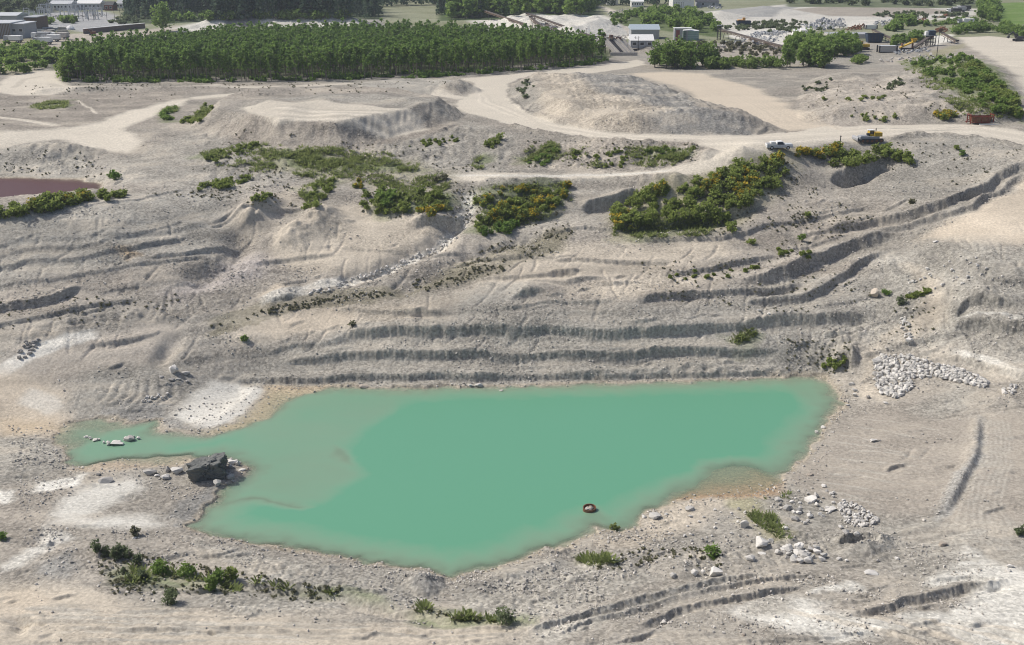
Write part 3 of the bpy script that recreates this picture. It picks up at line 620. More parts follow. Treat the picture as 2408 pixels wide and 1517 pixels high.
# ------------------------------------------------------------------ basins
LAKE_Z, POND_Z = -25.0, -6.0
def basin(uv, zw, slope, dmax, shoals):
    t = (zw - CAMZ) / rays(uv)[1]; a = rays(uv)[0]
    P = np.stack([t * np.sin(a), t * np.cos(a)], 1)
    xs, ys = X + .7 * wm1 + .45 * fine + .5 * wn1, Y + .7 * wm2 + .3 * fine + .4 * wn2
    x0, y0 = P.min(0) - 8; x1, y1 = P.max(0) + 8
    idx = np.flatnonzero((X > x0) & (X < x1) & (Y > y0) & (Y < y1))
    x = xs[idx]; y = ys[idx]
    best = np.full(idx.size, 1e9); ins = np.zeros(idx.size, bool)
    for (ax, ay), (bx, by) in zip(P, np.roll(P, -1, 0)):
        ex, ey = bx - ax, by - ay
        tt = np.clip(((x - ax) * ex + (y - ay) * ey) / (ex * ex + ey * ey + 1e-9), 0, 1)
        best = np.minimum(best, (x - ax - tt * ex) ** 2 + (y - ay - tt * ey) ** 2)
        if ey != 0: ins ^= ((ay > y) != (by > y)) & (x < ex * (y - ay) / ey + ax)
    d = np.sqrt(best)
    dep = np.minimum(d * slope, dmax)
    for suv, sdm, ssl, soft in shoals:
        t = (zw - CAMZ) / rays(suv)[1]; a = rays(suv)[0]
        Q = np.stack([t * np.sin(a), t * np.cos(a)], 1)
        i2, s = psdf(Q, soft + 1)
        f = np.zeros(NV); f[i2] = smooth(-soft, soft, s)
        f = f[idx]
        dep = dep * (1 - f) + np.minimum(d * ssl, sdm * (1 + .35 * mid[idx])) * f
    zi = zw - dep - .02
    zo = np.maximum(Z[idx], zw + .03 + np.minimum(d, 2.5) * .10 + .05 * np.abs(mid[idx]))
    zo = np.minimum(zo, zw + .06 + d * .9)
    near = 1 - smooth(2.0, 5.0, d)
    zo = zo * near + Z[idx] * (1 - near)
    Z[idx] = np.where(ins, zi, zo)
    wet = np.where(ins, 1.0, 1 - smooth(0, 1.0, d + .5 * mid[idx])) * .5
    COLR[idx] = COLR[idx] * (1 - wet[:, None]) + (np.array([.42, .34, .235]) * .7 + COLR[idx] * .3) * wet[:, None]
    W = np.zeros(NV, bool); W[idx] = ins | (d < 1.2)
    return W, P
BED = [([(1575,1178),(1600,1140),(1645,1086),(1720,1076),(1795,1093),(1830,1125),(1845,1162),(1700,1174)], [.34, .245, .165], .9), ([(570,1012),(650,985),(700,945),(770,903),(640,905),(610,950),(560,990),(480,1012)], [.43, .345, .25], 1.2), ([(165,1102),(200,1085),(300,1070),(440,1072),(445,1095),(300,1108)], [.40,.33,.26], 1.0)]
W_lake, LAKE_P = basin(LAKE_UV, LAKE_Z, .38, 3.2, [
    ([(640,905),(960,905),(945,960),(880,1000),(835,1050),(856,1110),(770,1190),(700,1195),(520,1172),(500,1140),(560,1000),(400,1040),(380,1100),(140,1100),(110,1000),(300,960),(500,1000)], 1.05, .35, 2.6),
    ([(570,1012),(640,985),(690,945),(780,905),(640,890),(480,995),(395,1018),(470,1030)], .17, .024, 1.2),
    ([(130,990),(60,1030),(160,1060),(230,1030),(300,1000)], .5, .12, 1.0),
    ([(160,1100),(200,1085),(300,1070),(440,1070),(445,1095),(300,1110)], .12, .06, .9),
    ([(505,1185),(590,1170),(700,1183),(735,1190),(700,1196),(590,1186)], .30, .3, 1.1),
    ([(800,1050),(822,1050),(838,1075),(826,1095),(800,1080)], .55, .3, .7),
    ([(1570,1175),(1600,1140),(1645,1088),(1720,1078),(1795,1095),(1830,1125),(1845,1160),(1780,1172)], .26, .055, 2.6),
    ([(1480,1240),(1560,1180),(1600,1150),(1625,1165),(1530,1235)], .7, .3, 1.0),
    ([(1300,1300),(1370,1200),(1410,1190),(1450,1240),(1380,1280)], .75, .3, .9),
    ([(1830,890),(1990,880),(2000,960),(1930,1010),(1900,960)], 1.0, .25, 2.2)])
for b_ in BED: paint(*b_)
W_pond, POND_P = basin(POND_UV, POND_Z, .25, 1.2, [])
print('basins', round(time.time() - T0, 1))
Z[W_lake & (Z > LAKE_Z - .001) & (Z < LAKE_Z + .001)] += .01
ZG = Z.reshape(NL, NA)
def ground_z(x, y):
    return lerp_grid(A1, L1, ZG, np.arctan2(x, y), np.log(np.hypot(x, y)))
def at(u, v):
    """the ground point seen at column u, row v of the photograph"""
    return Vector(hit([(u, v)], A1, L1, ZG)[0])

# ------------------------------------------------------------------ materials
def new_mat(name):
    m = bpy.data.materials.new(name); m.use_nodes = True
    n = m.node_tree; b = n.nodes['Principled BSDF']
    return m, n, b
def ground_material():
    m, n, b = new_mat('quarry_ground')
    A = n.nodes.new('ShaderNodeVertexColor'); A.layer_name = 'earth'
    G = n.nodes.new('ShaderNodeAttribute'); G.attribute_name = 'grain'
    tc = n.nodes.new('ShaderNodeTexCoord')
    n1 = n.nodes.new('ShaderNodeTexNoise'); n1.inputs['Scale'].default_value = 2.6; n1.inputs['Detail'].default_value = 5; n1.inputs['Roughness'].default_value = .7
    v1 = n.nodes.new('ShaderNodeTexVoronoi'); v1.inputs['Scale'].default_value = 1.7
    v2 = n.nodes.new('ShaderNodeTexVoronoi'); v2.inputs['Scale'].default_value = 3.4
    for t in (n1, v1, v2): n.links.new(tc.outputs['Object'], t.inputs['Vector'])
    r1 = n.nodes.new('ShaderNodeMapRange'); r1.inputs[1].default_value = .3; r1.inputs[2].default_value = .7; r1.inputs[3].default_value = .74; r1.inputs[4].default_value = 1.24
    n.links.new(n1.outputs[0], r1.inputs[0])
    sp = n.nodes.new('ShaderNodeSeparateColor'); n.links.new(v2.outputs['Color'], sp.inputs[0])
    r2 = n.nodes.new('ShaderNodeMapRange'); r2.inputs[3].default_value = .70; r2.inputs[4].default_value = 1.30
    n.links.new(sp.outputs[0], r2.inputs[0])
    mx = n.nodes.new('ShaderNodeMix'); mx.data_type = 'FLOAT'; mx.inputs[2].default_value = 1.0
    n.links.new(G.outputs['Fac'], mx.inputs[0]); n.links.new(r2.outputs[0], mx.inputs[3])
    mu = n.nodes.new('ShaderNodeMath'); mu.operation = 'MULTIPLY'
    n.links.new(r1.outputs[0], mu.inputs[0]); n.links.new(mx.outputs[0], mu.inputs[1])
    cm = n.nodes.new('ShaderNodeVectorMath'); cm.operation = 'SCALE'
    n.links.new(A.outputs[0], cm.inputs[0]); n.links.new(mu.outputs[0], cm.inputs['Scale'])
    n.links.new(cm.outputs[0], b.inputs['Base Color'])
    b.inputs['Roughness'].default_value = .95; b.inputs['Specular IOR Level'].default_value = .15
    ad = n.nodes.new('ShaderNodeMath'); ad.operation = 'MULTIPLY'
    n.links.new(v1.outputs['Distance'], ad.inputs[0]); n.links.new(G.outputs['Fac'], ad.inputs[1])
    a2 = n.nodes.new('ShaderNodeMath'); a2.operation = 'SUBTRACT'
    n.links.new(n1.outputs[0], a2.inputs[0]); n.links.new(ad.outputs[0], a2.inputs[1])
    bp = n.nodes.new('ShaderNodeBump'); bp.inputs['Strength'].default_value = .45; bp.inputs['Distance'].default_value = .16
    n.links.new(a2.outputs[0], bp.inputs['Height']); n.links.new(bp.outputs[0], b.inputs['Normal'])
    return m
def grid_mesh(name, verts, faces, mat, attrs):
    me = bpy.data.meshes.new(name)
    me.vertices.add(len(verts)); me.vertices.foreach_set('co', np.ascontiguousarray(verts, np.float32).ravel())
    nf = len(faces)
    me.loops.add(nf * 4); me.loops.foreach_set('vertex_index', np.ascontiguousarray(faces, np.int32).ravel())
    me.polygons.add(nf)
    me.polygons.foreach_set('loop_start', np.arange(0, nf * 4, 4, dtype=np.int32))
    me.polygons.foreach_set('use_smooth', np.ones(nf, bool))
    me.update(calc_edges=True)
    for nm, kind, val in attrs:
        a = me.attributes.new(nm, kind, 'POINT')
        a.data.foreach_set('color' if kind == 'FLOAT_COLOR' else 'value', np.ascontiguousarray(val, np.float32).ravel())
    me.materials.append(mat)
    o = bpy.data.objects.new(name, me); COL.objects.link(o)
    return o
V3 = np.stack([X, Y, Z], 1)
I = np.arange(NL * NA).reshape(NL, NA)
FQ = np.stack([I[:-1, :-1], I[:-1, 1:], I[1:, 1:], I[1:, :-1]], -1).reshape(-1, 4)
COLR *= np.array([1.0, 1.018, .985])
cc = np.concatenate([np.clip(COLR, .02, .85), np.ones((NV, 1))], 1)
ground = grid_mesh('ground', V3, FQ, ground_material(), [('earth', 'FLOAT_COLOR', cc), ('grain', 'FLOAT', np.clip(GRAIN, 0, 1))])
ground['kind'] = 'structure'

def water_material(name, deep, shallow, k, rough, spec=.35):
    m, n, b = new_mat(name)
    D = n.nodes.new('ShaderNodeAttribute'); D.attribute_name = 'depth'
    tc = n.nodes.new('ShaderNodeTexCoord')
    ns = n.nodes.new('ShaderNodeTexNoise'); ns.inputs['Scale'].default_value = .09; ns.inputs['Detail'].default_value = 3
    n.links.new(tc.outputs['Object'], ns.inputs['Vector'])
    jit = n.nodes.new('ShaderNodeMath'); jit.operation = 'MULTIPLY_ADD'; jit.inputs[1].default_value = .5; jit.inputs[2].default_value = -.25
    n.links.new(ns.outputs[0], jit.inputs[0])
    dj = n.nodes.new('ShaderNodeMath'); dj.operation = 'ADD'
    n.links.new(D.outputs['Fac'], dj.inputs[0]); n.links.new(jit.outputs[0], dj.inputs[1])
    ra = n.nodes.new('ShaderNodeMapRange'); ra.inputs[1].default_value = .3; ra.inputs[2].default_value = 2.2
    n.links.new(dj.outputs[0], ra.inputs[0])
    mx = n.nodes.new('ShaderNodeMix'); mx.data_type = 'RGBA'
    mx.inputs[6].default_value = (*shallow, 1); mx.inputs[7].default_value = (*deep, 1)
    n.links.new(ra.outputs[0], mx.inputs[0]); n.links.new(mx.outputs[2], b.inputs['Base Color'])
    b.inputs['Roughness'].default_value = rough; b.inputs['IOR'].default_value = 1.33
    b.inputs['Specular IOR Level'].default_value = spec
    e = n.nodes.new('ShaderNodeMath'); e.operation = 'MULTIPLY'; e.inputs[1].default_value = -k
    n.links.new(D.outputs['Fac'], e.inputs[0])
    ex = n.nodes.new('ShaderNodeMath'); ex.operation = 'EXPONENT'; n.links.new(e.outputs[0], ex.inputs[0])
    tr = n.nodes.new('ShaderNodeBsdfTransparent')
    ms = n.nodes.new('ShaderNodeMixShader')
    n.links.new(ex.outputs[0], ms.inputs[0]); n.links.new(b.outputs[0], ms.inputs[1]); n.links.new(tr.outputs[0], ms.inputs[2])
    n.links.new(ms.outputs[0], n.nodes['Material Output'].inputs[0])
    nb = n.nodes.new('ShaderNodeTexNoise'); nb.inputs['Scale'].default_value = 1.3; nb.inputs['Detail'].default_value = 4
    n.links.new(tc.outputs['Object'], nb.inputs['Vector'])
    bp = n.nodes.new('ShaderNodeBump'); bp.inputs['Strength'].default_value = .12; bp.inputs['Distance'].default_value = .05
    n.links.new(nb.outputs[0], bp.inputs['Height']); n.links.new(bp.outputs[0], b.inputs['Normal'])
    return m
def water(name, W, zw, mat):
    fm = W[FQ].all(1)
    f = FQ[fm]
    used = np.unique(f)
    mp = np.full(NV, -1); mp[used] = np.arange(used.size)
    v = V3[used].copy(); dep = np.maximum(zw - v[:, 2], 0); v[:, 2] = zw
    o = grid_mesh(name, v, mp[f], mat, [('depth', 'FLOAT', dep)])
    o['kind'] = 'structure'
    return o
water('lake_water', W_lake, LAKE_Z, water_material('turquoise_water', (.116, .308, .194), (.235, .335, .232), 2.4, .25))
water('pond_water', W_pond, POND_Z, water_material('brown_water', (.095, .050, .055), (.10, .048, .040), 3.5, .3, .06))
print('terrain', round(time.time() - T0, 1), NV)
# ------------------------------------------------------------------ object helpers
FWD = np.array([0, math.cos(th), -math.sin(th)])
def mpp(p):
    """metres that one unit of the 2408-wide frame spans at p"""
    return float((np.array(p) - np.array([0, 0, CAMZ])) @ FWD) / F
def plain(name, rgb, rough=.8, metal=0.0, var=.12, scale=3.0, spec=.3):
    m, n, b = new_mat(name)
    tc = n.nodes.new('ShaderNodeTexCoord')
    ns = n.nodes.new('ShaderNodeTexNoise'); ns.inputs['Scale'].default_value = scale; ns.inputs['Detail'].default_value = 4
    n.links.new(tc.outputs['Object'], ns.inputs['Vector'])
    mr = n.nodes.new('ShaderNodeMapRange'); mr.inputs[1].default_value = .25; mr.inputs[2].default_value = .75
    mr.inputs[3].default_value = 1 - var; mr.inputs[4].default_value = 1 + var
    n.links.new(ns.outputs[0], mr.inputs[0])
    vm = n.nodes.new('ShaderNodeVectorMath'); vm.operation = 'SCALE'; vm.inputs[0].default_value = rgb
    n.links.new(mr.outputs[0], vm.inputs['Scale']); n.links.new(vm.outputs[0], b.inputs['Base Color'])
    b.inputs['Roughness'].default_value = rough; b.inputs['Metallic'].default_value = metal; b.inputs['Specular IOR Level'].default_value = spec
    return m
def leafmat(name, c0, c1, trans=.25):
    m, n, b = new_mat(name)
    g = n.nodes.new('ShaderNodeNewGeometry')
    oi = n.nodes.new('ShaderNodeObjectInfo')
    ad = n.nodes.new('ShaderNodeMath'); ad.operation = 'MULTIPLY_ADD'; ad.inputs[1].default_value = .65
    mu = n.nodes.new('ShaderNodeMath'); mu.operation = 'MULTIPLY'; mu.inputs[1].default_value = .35
    n.links.new(oi.outputs['Random'], mu.inputs[0])
    n.links.new(g.outputs['Random Per Island'], ad.inputs[0]); n.links.new(mu.outputs[0], ad.inputs[2])
    mx = n.nodes.new('ShaderNodeMix'); mx.data_type = 'RGBA'; mx.inputs[6].default_value = (*c0, 1); mx.inputs[7].default_value = (*c1, 1)
    n.links.new(ad.outputs[0], mx.inputs[0]); n.links.new(mx.outputs[2], b.inputs['Base Color'])
    b.inputs['Roughness'].default_value = .7; b.inputs['Specular IOR Level'].default_value = .2
    t = n.nodes.new('ShaderNodeBsdfTranslucent'); n.links.new(mx.outputs[2], t.inputs[0])
    ms = n.nodes.new('ShaderNodeMixShader'); ms.inputs[0].default_value = trans
    n.links.new(b.outputs[0], ms.inputs[1]); n.links.new(t.outputs[0], ms.inputs[2])
    n.links.new(ms.outputs[0], n.nodes['Material Output'].inputs[0])
    return m
def rockmat(name, rgb, var=.25):
    m, n, b = new_mat(name)
    tc = n.nodes.new('ShaderNodeTexCoord'); oi = n.nodes.new('ShaderNodeObjectInfo'); g = n.nodes.new('ShaderNodeNewGeometry')
    ns = n.nodes.new('ShaderNodeTexNoise'); ns.inputs['Scale'].default_value = 5; ns.inputs['Detail'].default_value = 6
    n.links.new(tc.outputs['Object'], ns.inputs['Vector'])
    a = n.nodes.new('ShaderNodeMath'); a.operation = 'MULTIPLY_ADD'; a.inputs[1].default_value = .5; a.inputs[2].default_value = .75
    n.links.new(ns.outputs[0], a.inputs[0])
    r = n.nodes.new('ShaderNodeMath'); r.operation = 'ADD'; n.links.new(oi.outputs['Random'], r.inputs[0]); n.links.new(g.outputs['Random Per Island'], r.inputs[1])
    f = n.nodes.new('ShaderNodeMath'); f.operation = 'FRACT'; n.links.new(r.outputs[0], f.inputs[0])
    mr = n.nodes.new('ShaderNodeMapRange'); mr.inputs[3].default_value = 1 - var; mr.inputs[4].default_value = 1 + var * .6
    n.links.new(f.outputs[0], mr.inputs[0])
    mu = n.nodes.new('ShaderNodeMath'); mu.operation = 'MULTIPLY'; n.links.new(a.outputs[0], mu.inputs[0]); n.links.new(mr.outputs[0], mu.inputs[1])
    vm = n.nodes.new('ShaderNodeVectorMath'); vm.operation = 'SCALE'; vm.inputs[0].default_value = rgb
    n.links.new(mu.outputs[0], vm.inputs['Scale']); n.links.new(vm.outputs[0], b.inputs['Base Color'])
    b.inputs['Roughness'].default_value = .9; b.inputs['Specular IOR Level'].default_value = .2
    bp = n.nodes.new('ShaderNodeBump'); bp.inputs['Strength'].default_value = .5; bp.inputs['Distance'].default_value = .08
    n.links.new(ns.outputs[0], bp.inputs['Height']); n.links.new(bp.outputs[0], b.inputs['Normal'])
    return m
M = dict(
    bark=plain('bark', (.19, .165, .135), .9), leaf_dark=leafmat('plantation_leaf', (.105, .185, .042), (.265, .385, .095), .5),
    leaf_mid=leafmat('broad_leaf', (.125, .205, .045), (.28, .39, .10), .5), leaf_light=leafmat('bright_leaf', (.14, .21, .05), (.27, .36, .10), .5),
    needle=leafmat('needle', (.060, .100, .066), (.13, .185, .11), .35), broom=leafmat('broom_twig', (.155, .205, .048), (.36, .43, .12), .5),
    flower=leafmat('yellow_flower', (.36, .28, .03), (.58, .44, .05)), grass=leafmat('grass_blade', (.165, .215, .07), (.30, .34, .125), .55),
    olive=leafmat('olive_weed', (.12, .125, .07), (.24, .23, .14)), sage=leafmat('grey_green_leaf', (.10, .13, .065), (.22, .265, .14), .5),
    rock_white=rockmat('pale_rock', (.57, .55, .51), .32), rock_grey=rockmat('grey_rock', (.36, .345, .32)), rock_dark=rockmat('dark_rock', (.20, .195, .185)),
    rock_tan=rockmat('tan_rock', (.47, .41, .34)), stone=rockmat('loose_stone', (.50, .47, .42), .40),
    white=plain('white_paint', (.72, .72, .70), .5), grey=plain('grey_paint', (.34, .35, .36), .6), lightgrey=plain('galvanised_sheet', (.50, .52, .53), .5),
    bluegrey=plain('blue_grey_sheet', (.36, .42, .46), .5), dark=plain('dark_steel', (.055, .055, .058), .6), black=plain('black_rubber', (.02, .02, .021), .8),
    yellow=plain('yellow_paint', (.50, .33, .035), .55), orange=plain('orange_paint', (.52, .27, .06), .55), red=plain('rust_red_paint', (.20, .045, .03), .65), rust=plain('rusty_iron', (.17, .085, .05), .85, var=.35),
    brown=plain('weathered_board', (.16, .115, .085), .9, var=.3), navy=plain('dark_blue_paint', (.03, .05, .085), .55), glass=plain('dark_glass', (.02, .025, .03), .1, spec=.6),
    concrete=plain('concrete', (.42, .40, .37), .9, var=.2), belt=plain('conveyor_belt', (.10, .085, .075), .9), green=plain('pale_green_tank', (.27, .38, .33), .5),
    purple=plain('brown_wall', (.17, .135, .13), .9), silo=plain('brick_red_panel', (.23, .085, .07), .8), tarp=plain('white_tarpaulin', (.75, .74, .72), .7))

def mesh_np(name, V, Fq, mats, mi=None, parent=None, smooth_=False):
    """one mesh object from arrays (faces all with the same number of corners)"""
    V = np.asarray(V, np.float32); Fq = np.asarray(Fq, np.int32)
    me = bpy.data.meshes.new(name)
    me.vertices.add(len(V)); me.vertices.foreach_set('co', V.ravel())
    k = Fq.shape[1]; nf = len(Fq)
    me.loops.add(nf * k); me.loops.foreach_set('vertex_index', Fq.ravel())
    me.polygons.add(nf); me.polygons.foreach_set('loop_start', np.arange(0, nf * k, k, dtype=np.int32))
    if mi is not None: me.polygons.foreach_set('material_index', np.asarray(mi, np.int32))
    me.polygons.foreach_set('use_smooth', np.full(nf, bool(smooth_)))
    me.update(calc_edges=True)
    for m in (mats if isinstance(mats, (list, tuple)) else [mats]): me.materials.append(m)
    o = bpy.data.objects.new(name, me); COL.objects.link(o)
    if parent: o.parent = parent
    return o
def tag(o, label, cat, group=None, kind=None):
    o['label'] = label; o['category'] = cat
    if group: o['group'] = group
    if kind: o['kind'] = kind
    return o
def thing(name, label, cat, loc=(0, 0, 0), rz=0.0, group=None):
    o = bpy.data.objects.new(name, None); COL.objects.link(o)
    o.empty_display_size = .2
    o.location = loc; o.rotation_euler = (0, 0, rz)
    return tag(o, label, cat, group)
def copy_tree(o, parent=None):
    c = o.copy(); COL.objects.link(c)
    if parent: c.parent = parent
    for ch in o.children: copy_tree(ch, c)
    return c
class MB:
    def __init__(s): s.v = []; s.f = []
    def add(s, V, Fs):
        b = len(s.v); s.v += [tuple(p) for p in V]; s.f += [tuple(i + b for i in f) for f in Fs]; return s
    def box(s, c, d, rz=0.0, tilt=0.0, taper=1.0):
        R = Matrix.Rotation(rz, 3, 'Z') @ Matrix.Rotation(tilt, 3, 'Y')
        P = []
        for z in (-.5, .5):
            k = taper if z > 0 else 1.0
            for x, y in ((-.5, -.5), (.5, -.5), (.5, .5), (-.5, .5)):
                P.append(R @ Vector((x * d[0] * k, y * d[1] * k, z * d[2])) + Vector(c))
        return s.add(P, [(3, 2, 1, 0), (4, 5, 6, 7), (0, 1, 5, 4), (1, 2, 6, 5), (2, 3, 7, 6), (3, 0, 4, 7)])
    def bar(s, p, q, wd, hg=None):
        p, q = Vector(p), Vector(q); hg = hg or wd; d = (q - p)
        side = d.cross(Vector((0, 0, 1)))
        if side.length < 1e-4: side = Vector((1, 0, 0))
        side.normalize(); up = side.cross(d).normalized()
        P = [e + side * a * wd / 2 + up * b * hg / 2 for e in (p, q) for a, b in ((-1, -1), (1, -1), (1, 1), (-1, 1))]
        return s.add(P, [(3, 2, 1, 0), (4, 5, 6, 7), (0, 1, 5, 4), (1, 2, 6, 5), (2, 3, 7, 6), (3, 0, 4, 7)])
    def tube(s, p, q, r0, r1=None, n=8, caps=True):
        p, q = Vector(p), Vector(q); r1 = r0 if r1 is None else r1; d = (q - p).normalized()
        a = d.cross(Vector((0, 0, 1)))
        if a.length < 1e-4: a = Vector((1, 0, 0))
        a.normalize(); b = d.cross(a)
        P = [e + (a * math.cos(2 * PI * k / n) + b * math.sin(2 * PI * k / n)) * r for e, r in ((p, r0), (q, r1)) for k in range(n)]
        Fs = [(k, (k + 1) % n, n + (k + 1) % n, n + k) for k in range(n)]
        if caps: Fs += [tuple(range(n - 1, -1, -1)), tuple(range(n, 2 * n))]
        return s.add(P, Fs)
    def gable(s, c, d, hr, over=.3):
        """pitched roof, ridge along x, sitting on c (centre of its underside)"""
        x, y = d[0] / 2 + over, d[1] / 2 + over; cx, cy, cz = c
        P = [(cx - x, cy - y, cz), (cx + x, cy - y, cz), (cx + x, cy + y, cz), (cx - x, cy + y, cz), (cx - x, cy, cz + hr), (cx + x, cy, cz + hr)]
        return s.add(P, [(0, 1, 5, 4), (2, 3, 4, 5), (1, 2, 5), (3, 0, 4), (3, 2, 1, 0)])
    def build(s, name, mat, parent=None, bevel=0.0):
        me = bpy.data.meshes.new(name); me.from_pydata(s.v, [], s.f); me.update()
        me.materials.append(mat)
        o = bpy.data.objects.new(name, me); COL.objects.link(o)
        if parent: o.parent = parent
        if bevel:
            md = o.modifiers.new('edge', 'BEVEL'); md.width = bevel; md.segments = 2; md.limit_method = 'ANGLE'
        return o

# ---- rocks
def ico(sub):
    import bmesh
    bm = bmesh.new(); bmesh.ops.create_icosphere(bm, subdivisions=sub, radius=1.0)
    V = np.array([v.co[:] for v in bm.verts]); Fs = np.array([[v.index for v in f.verts] for f in bm.faces]); bm.free()
    return V, Fs
ICO = {k: ico(k) for k in (1, 2, 3)}
def rock_arrays(seed, npt=16, sq=(1, 1, 1)):
    """angular block: the hull of a few scattered corners"""
    import bmesh
    r = np.random.default_rng(seed); P = r.normal(size=(npt, 3)); P /= np.linalg.norm(P, axis=1)[:, None]
    P = P / np.abs(P).max(1)[:, None] ** .5 * r.uniform(.8, 1.05, (npt, 1)) * np.array(sq)
    bm = bmesh.new()
    for p in P: bm.verts.new(p)
    bmesh.ops.convex_hull(bm, input=bm.verts[:])
    for v in [v for v in bm.verts if not v.link_faces]: bm.verts.remove(v)
    bmesh.ops.recalc_face_normals(bm, faces=bm.faces[:]); bm.verts.index_update()
    V = np.array([v.co[:] for v in bm.verts]); Fs = np.array([[v.index for v in f.verts] for f in bm.faces]); bm.free()
    V[:, 2] -= V[:, 2].min(); V /= max(np.ptp(V[:, 0]), np.ptp(V[:, 1]))
    return V, Fs
ROCK_V = [rock_arrays(100 + k, 20, (1, .85, .72 + .05 * (k % 4))) for k in range(10)]
SMALL_V = [rock_arrays(200 + k, 10, (1, .85, .7)) for k in range(8)]
def rock_meshes(mat):
    out = []
    for V, Fs in ROCK_V:
        o = mesh_np('boulder', V, Fs, mat); me = o.data; bpy.data.objects.remove(o); out.append(me)
    return out
RM = {k: rock_meshes(M[k]) for k in ('rock_white', 'rock_grey', 'rock_dark', 'rock_tan')}
rrk = random.Random(5)
def on_water(p):
    k = (LAKE_Z - CAMZ) / (p[2] - CAMZ); return Vector((p[0] * k, p[1] * k, LAKE_Z))
def boulder(p, size, kind, label, group=None, sx=1.0, sz=1.0, name='boulder', cat='boulder', sink=.18):
    o = bpy.data.objects.new(name, rrk.choice(RM[kind])); COL.objects.link(o)
    o.scale = (size * sx, size * rrk.uniform(.8, 1.05), size * sz * rrk.uniform(.85, 1.1))
    o.rotation_euler = (rrk.uniform(-.15, .15), rrk.uniform(-.15, .15), rrk.uniform(-.5, .5) + (PI if rrk.random() < .5 else 0))
    if p[2] < LAKE_Z and p[2] > LAKE_Z - 4 and p[1] < 175: p = on_water(p)
    pz = p[2] - sink * size * sz * .7
    o.location = (p[0], p[1], pz)
    return tag(o, label, cat, group)
def inpoly(P, x, y):
    c = False
    for (ax, ay), (bx, by) in zip(P, P[1:] + P[:1]):
        if (ay > y) != (by > y) and x < (bx - ax) * (y - ay) / (by - ay) + ax: c = not c
    return c
def scatter_uv(poly, n, seed, dens=None):
    r = random.Random(seed); us = [p[0] for p in poly]; vs = [p[1] for p in poly]; out = []
    while len(out) < n:
        u, v = r.uniform(min(us), max(us)), r.uniform(min(vs), max(vs))
        if inpoly(poly, u, v): out.append((u, v))
    return out
def points(poly, n, seed): return [Vector(p) for p in hit(scatter_uv(poly, n, seed), A1, L1, ZG)]
def merge(protos, P, scales, rots, mats_per=1, tilt=None):
    """many small things as one mesh: protos = [(V,F)], instance k uses protos[k % n]"""
    Vs, Fs, base = [], [], 0
    for k, (p, s, a) in enumerate(zip(P, scales, rots)):
        V, Fq = protos[k % len(protos)]
        c, sn = math.cos(a), math.sin(a)
        W = V * s
        W = np.stack([W[:, 0] * c - W[:, 1] * sn, W[:, 0] * sn + W[:, 1] * c, W[:, 2]], 1) + np.asarray(p)
        Vs.append(W); Fs.append(Fq + base); base += len(V)
    return np.concatenate(Vs), np.concatenate(Fs)

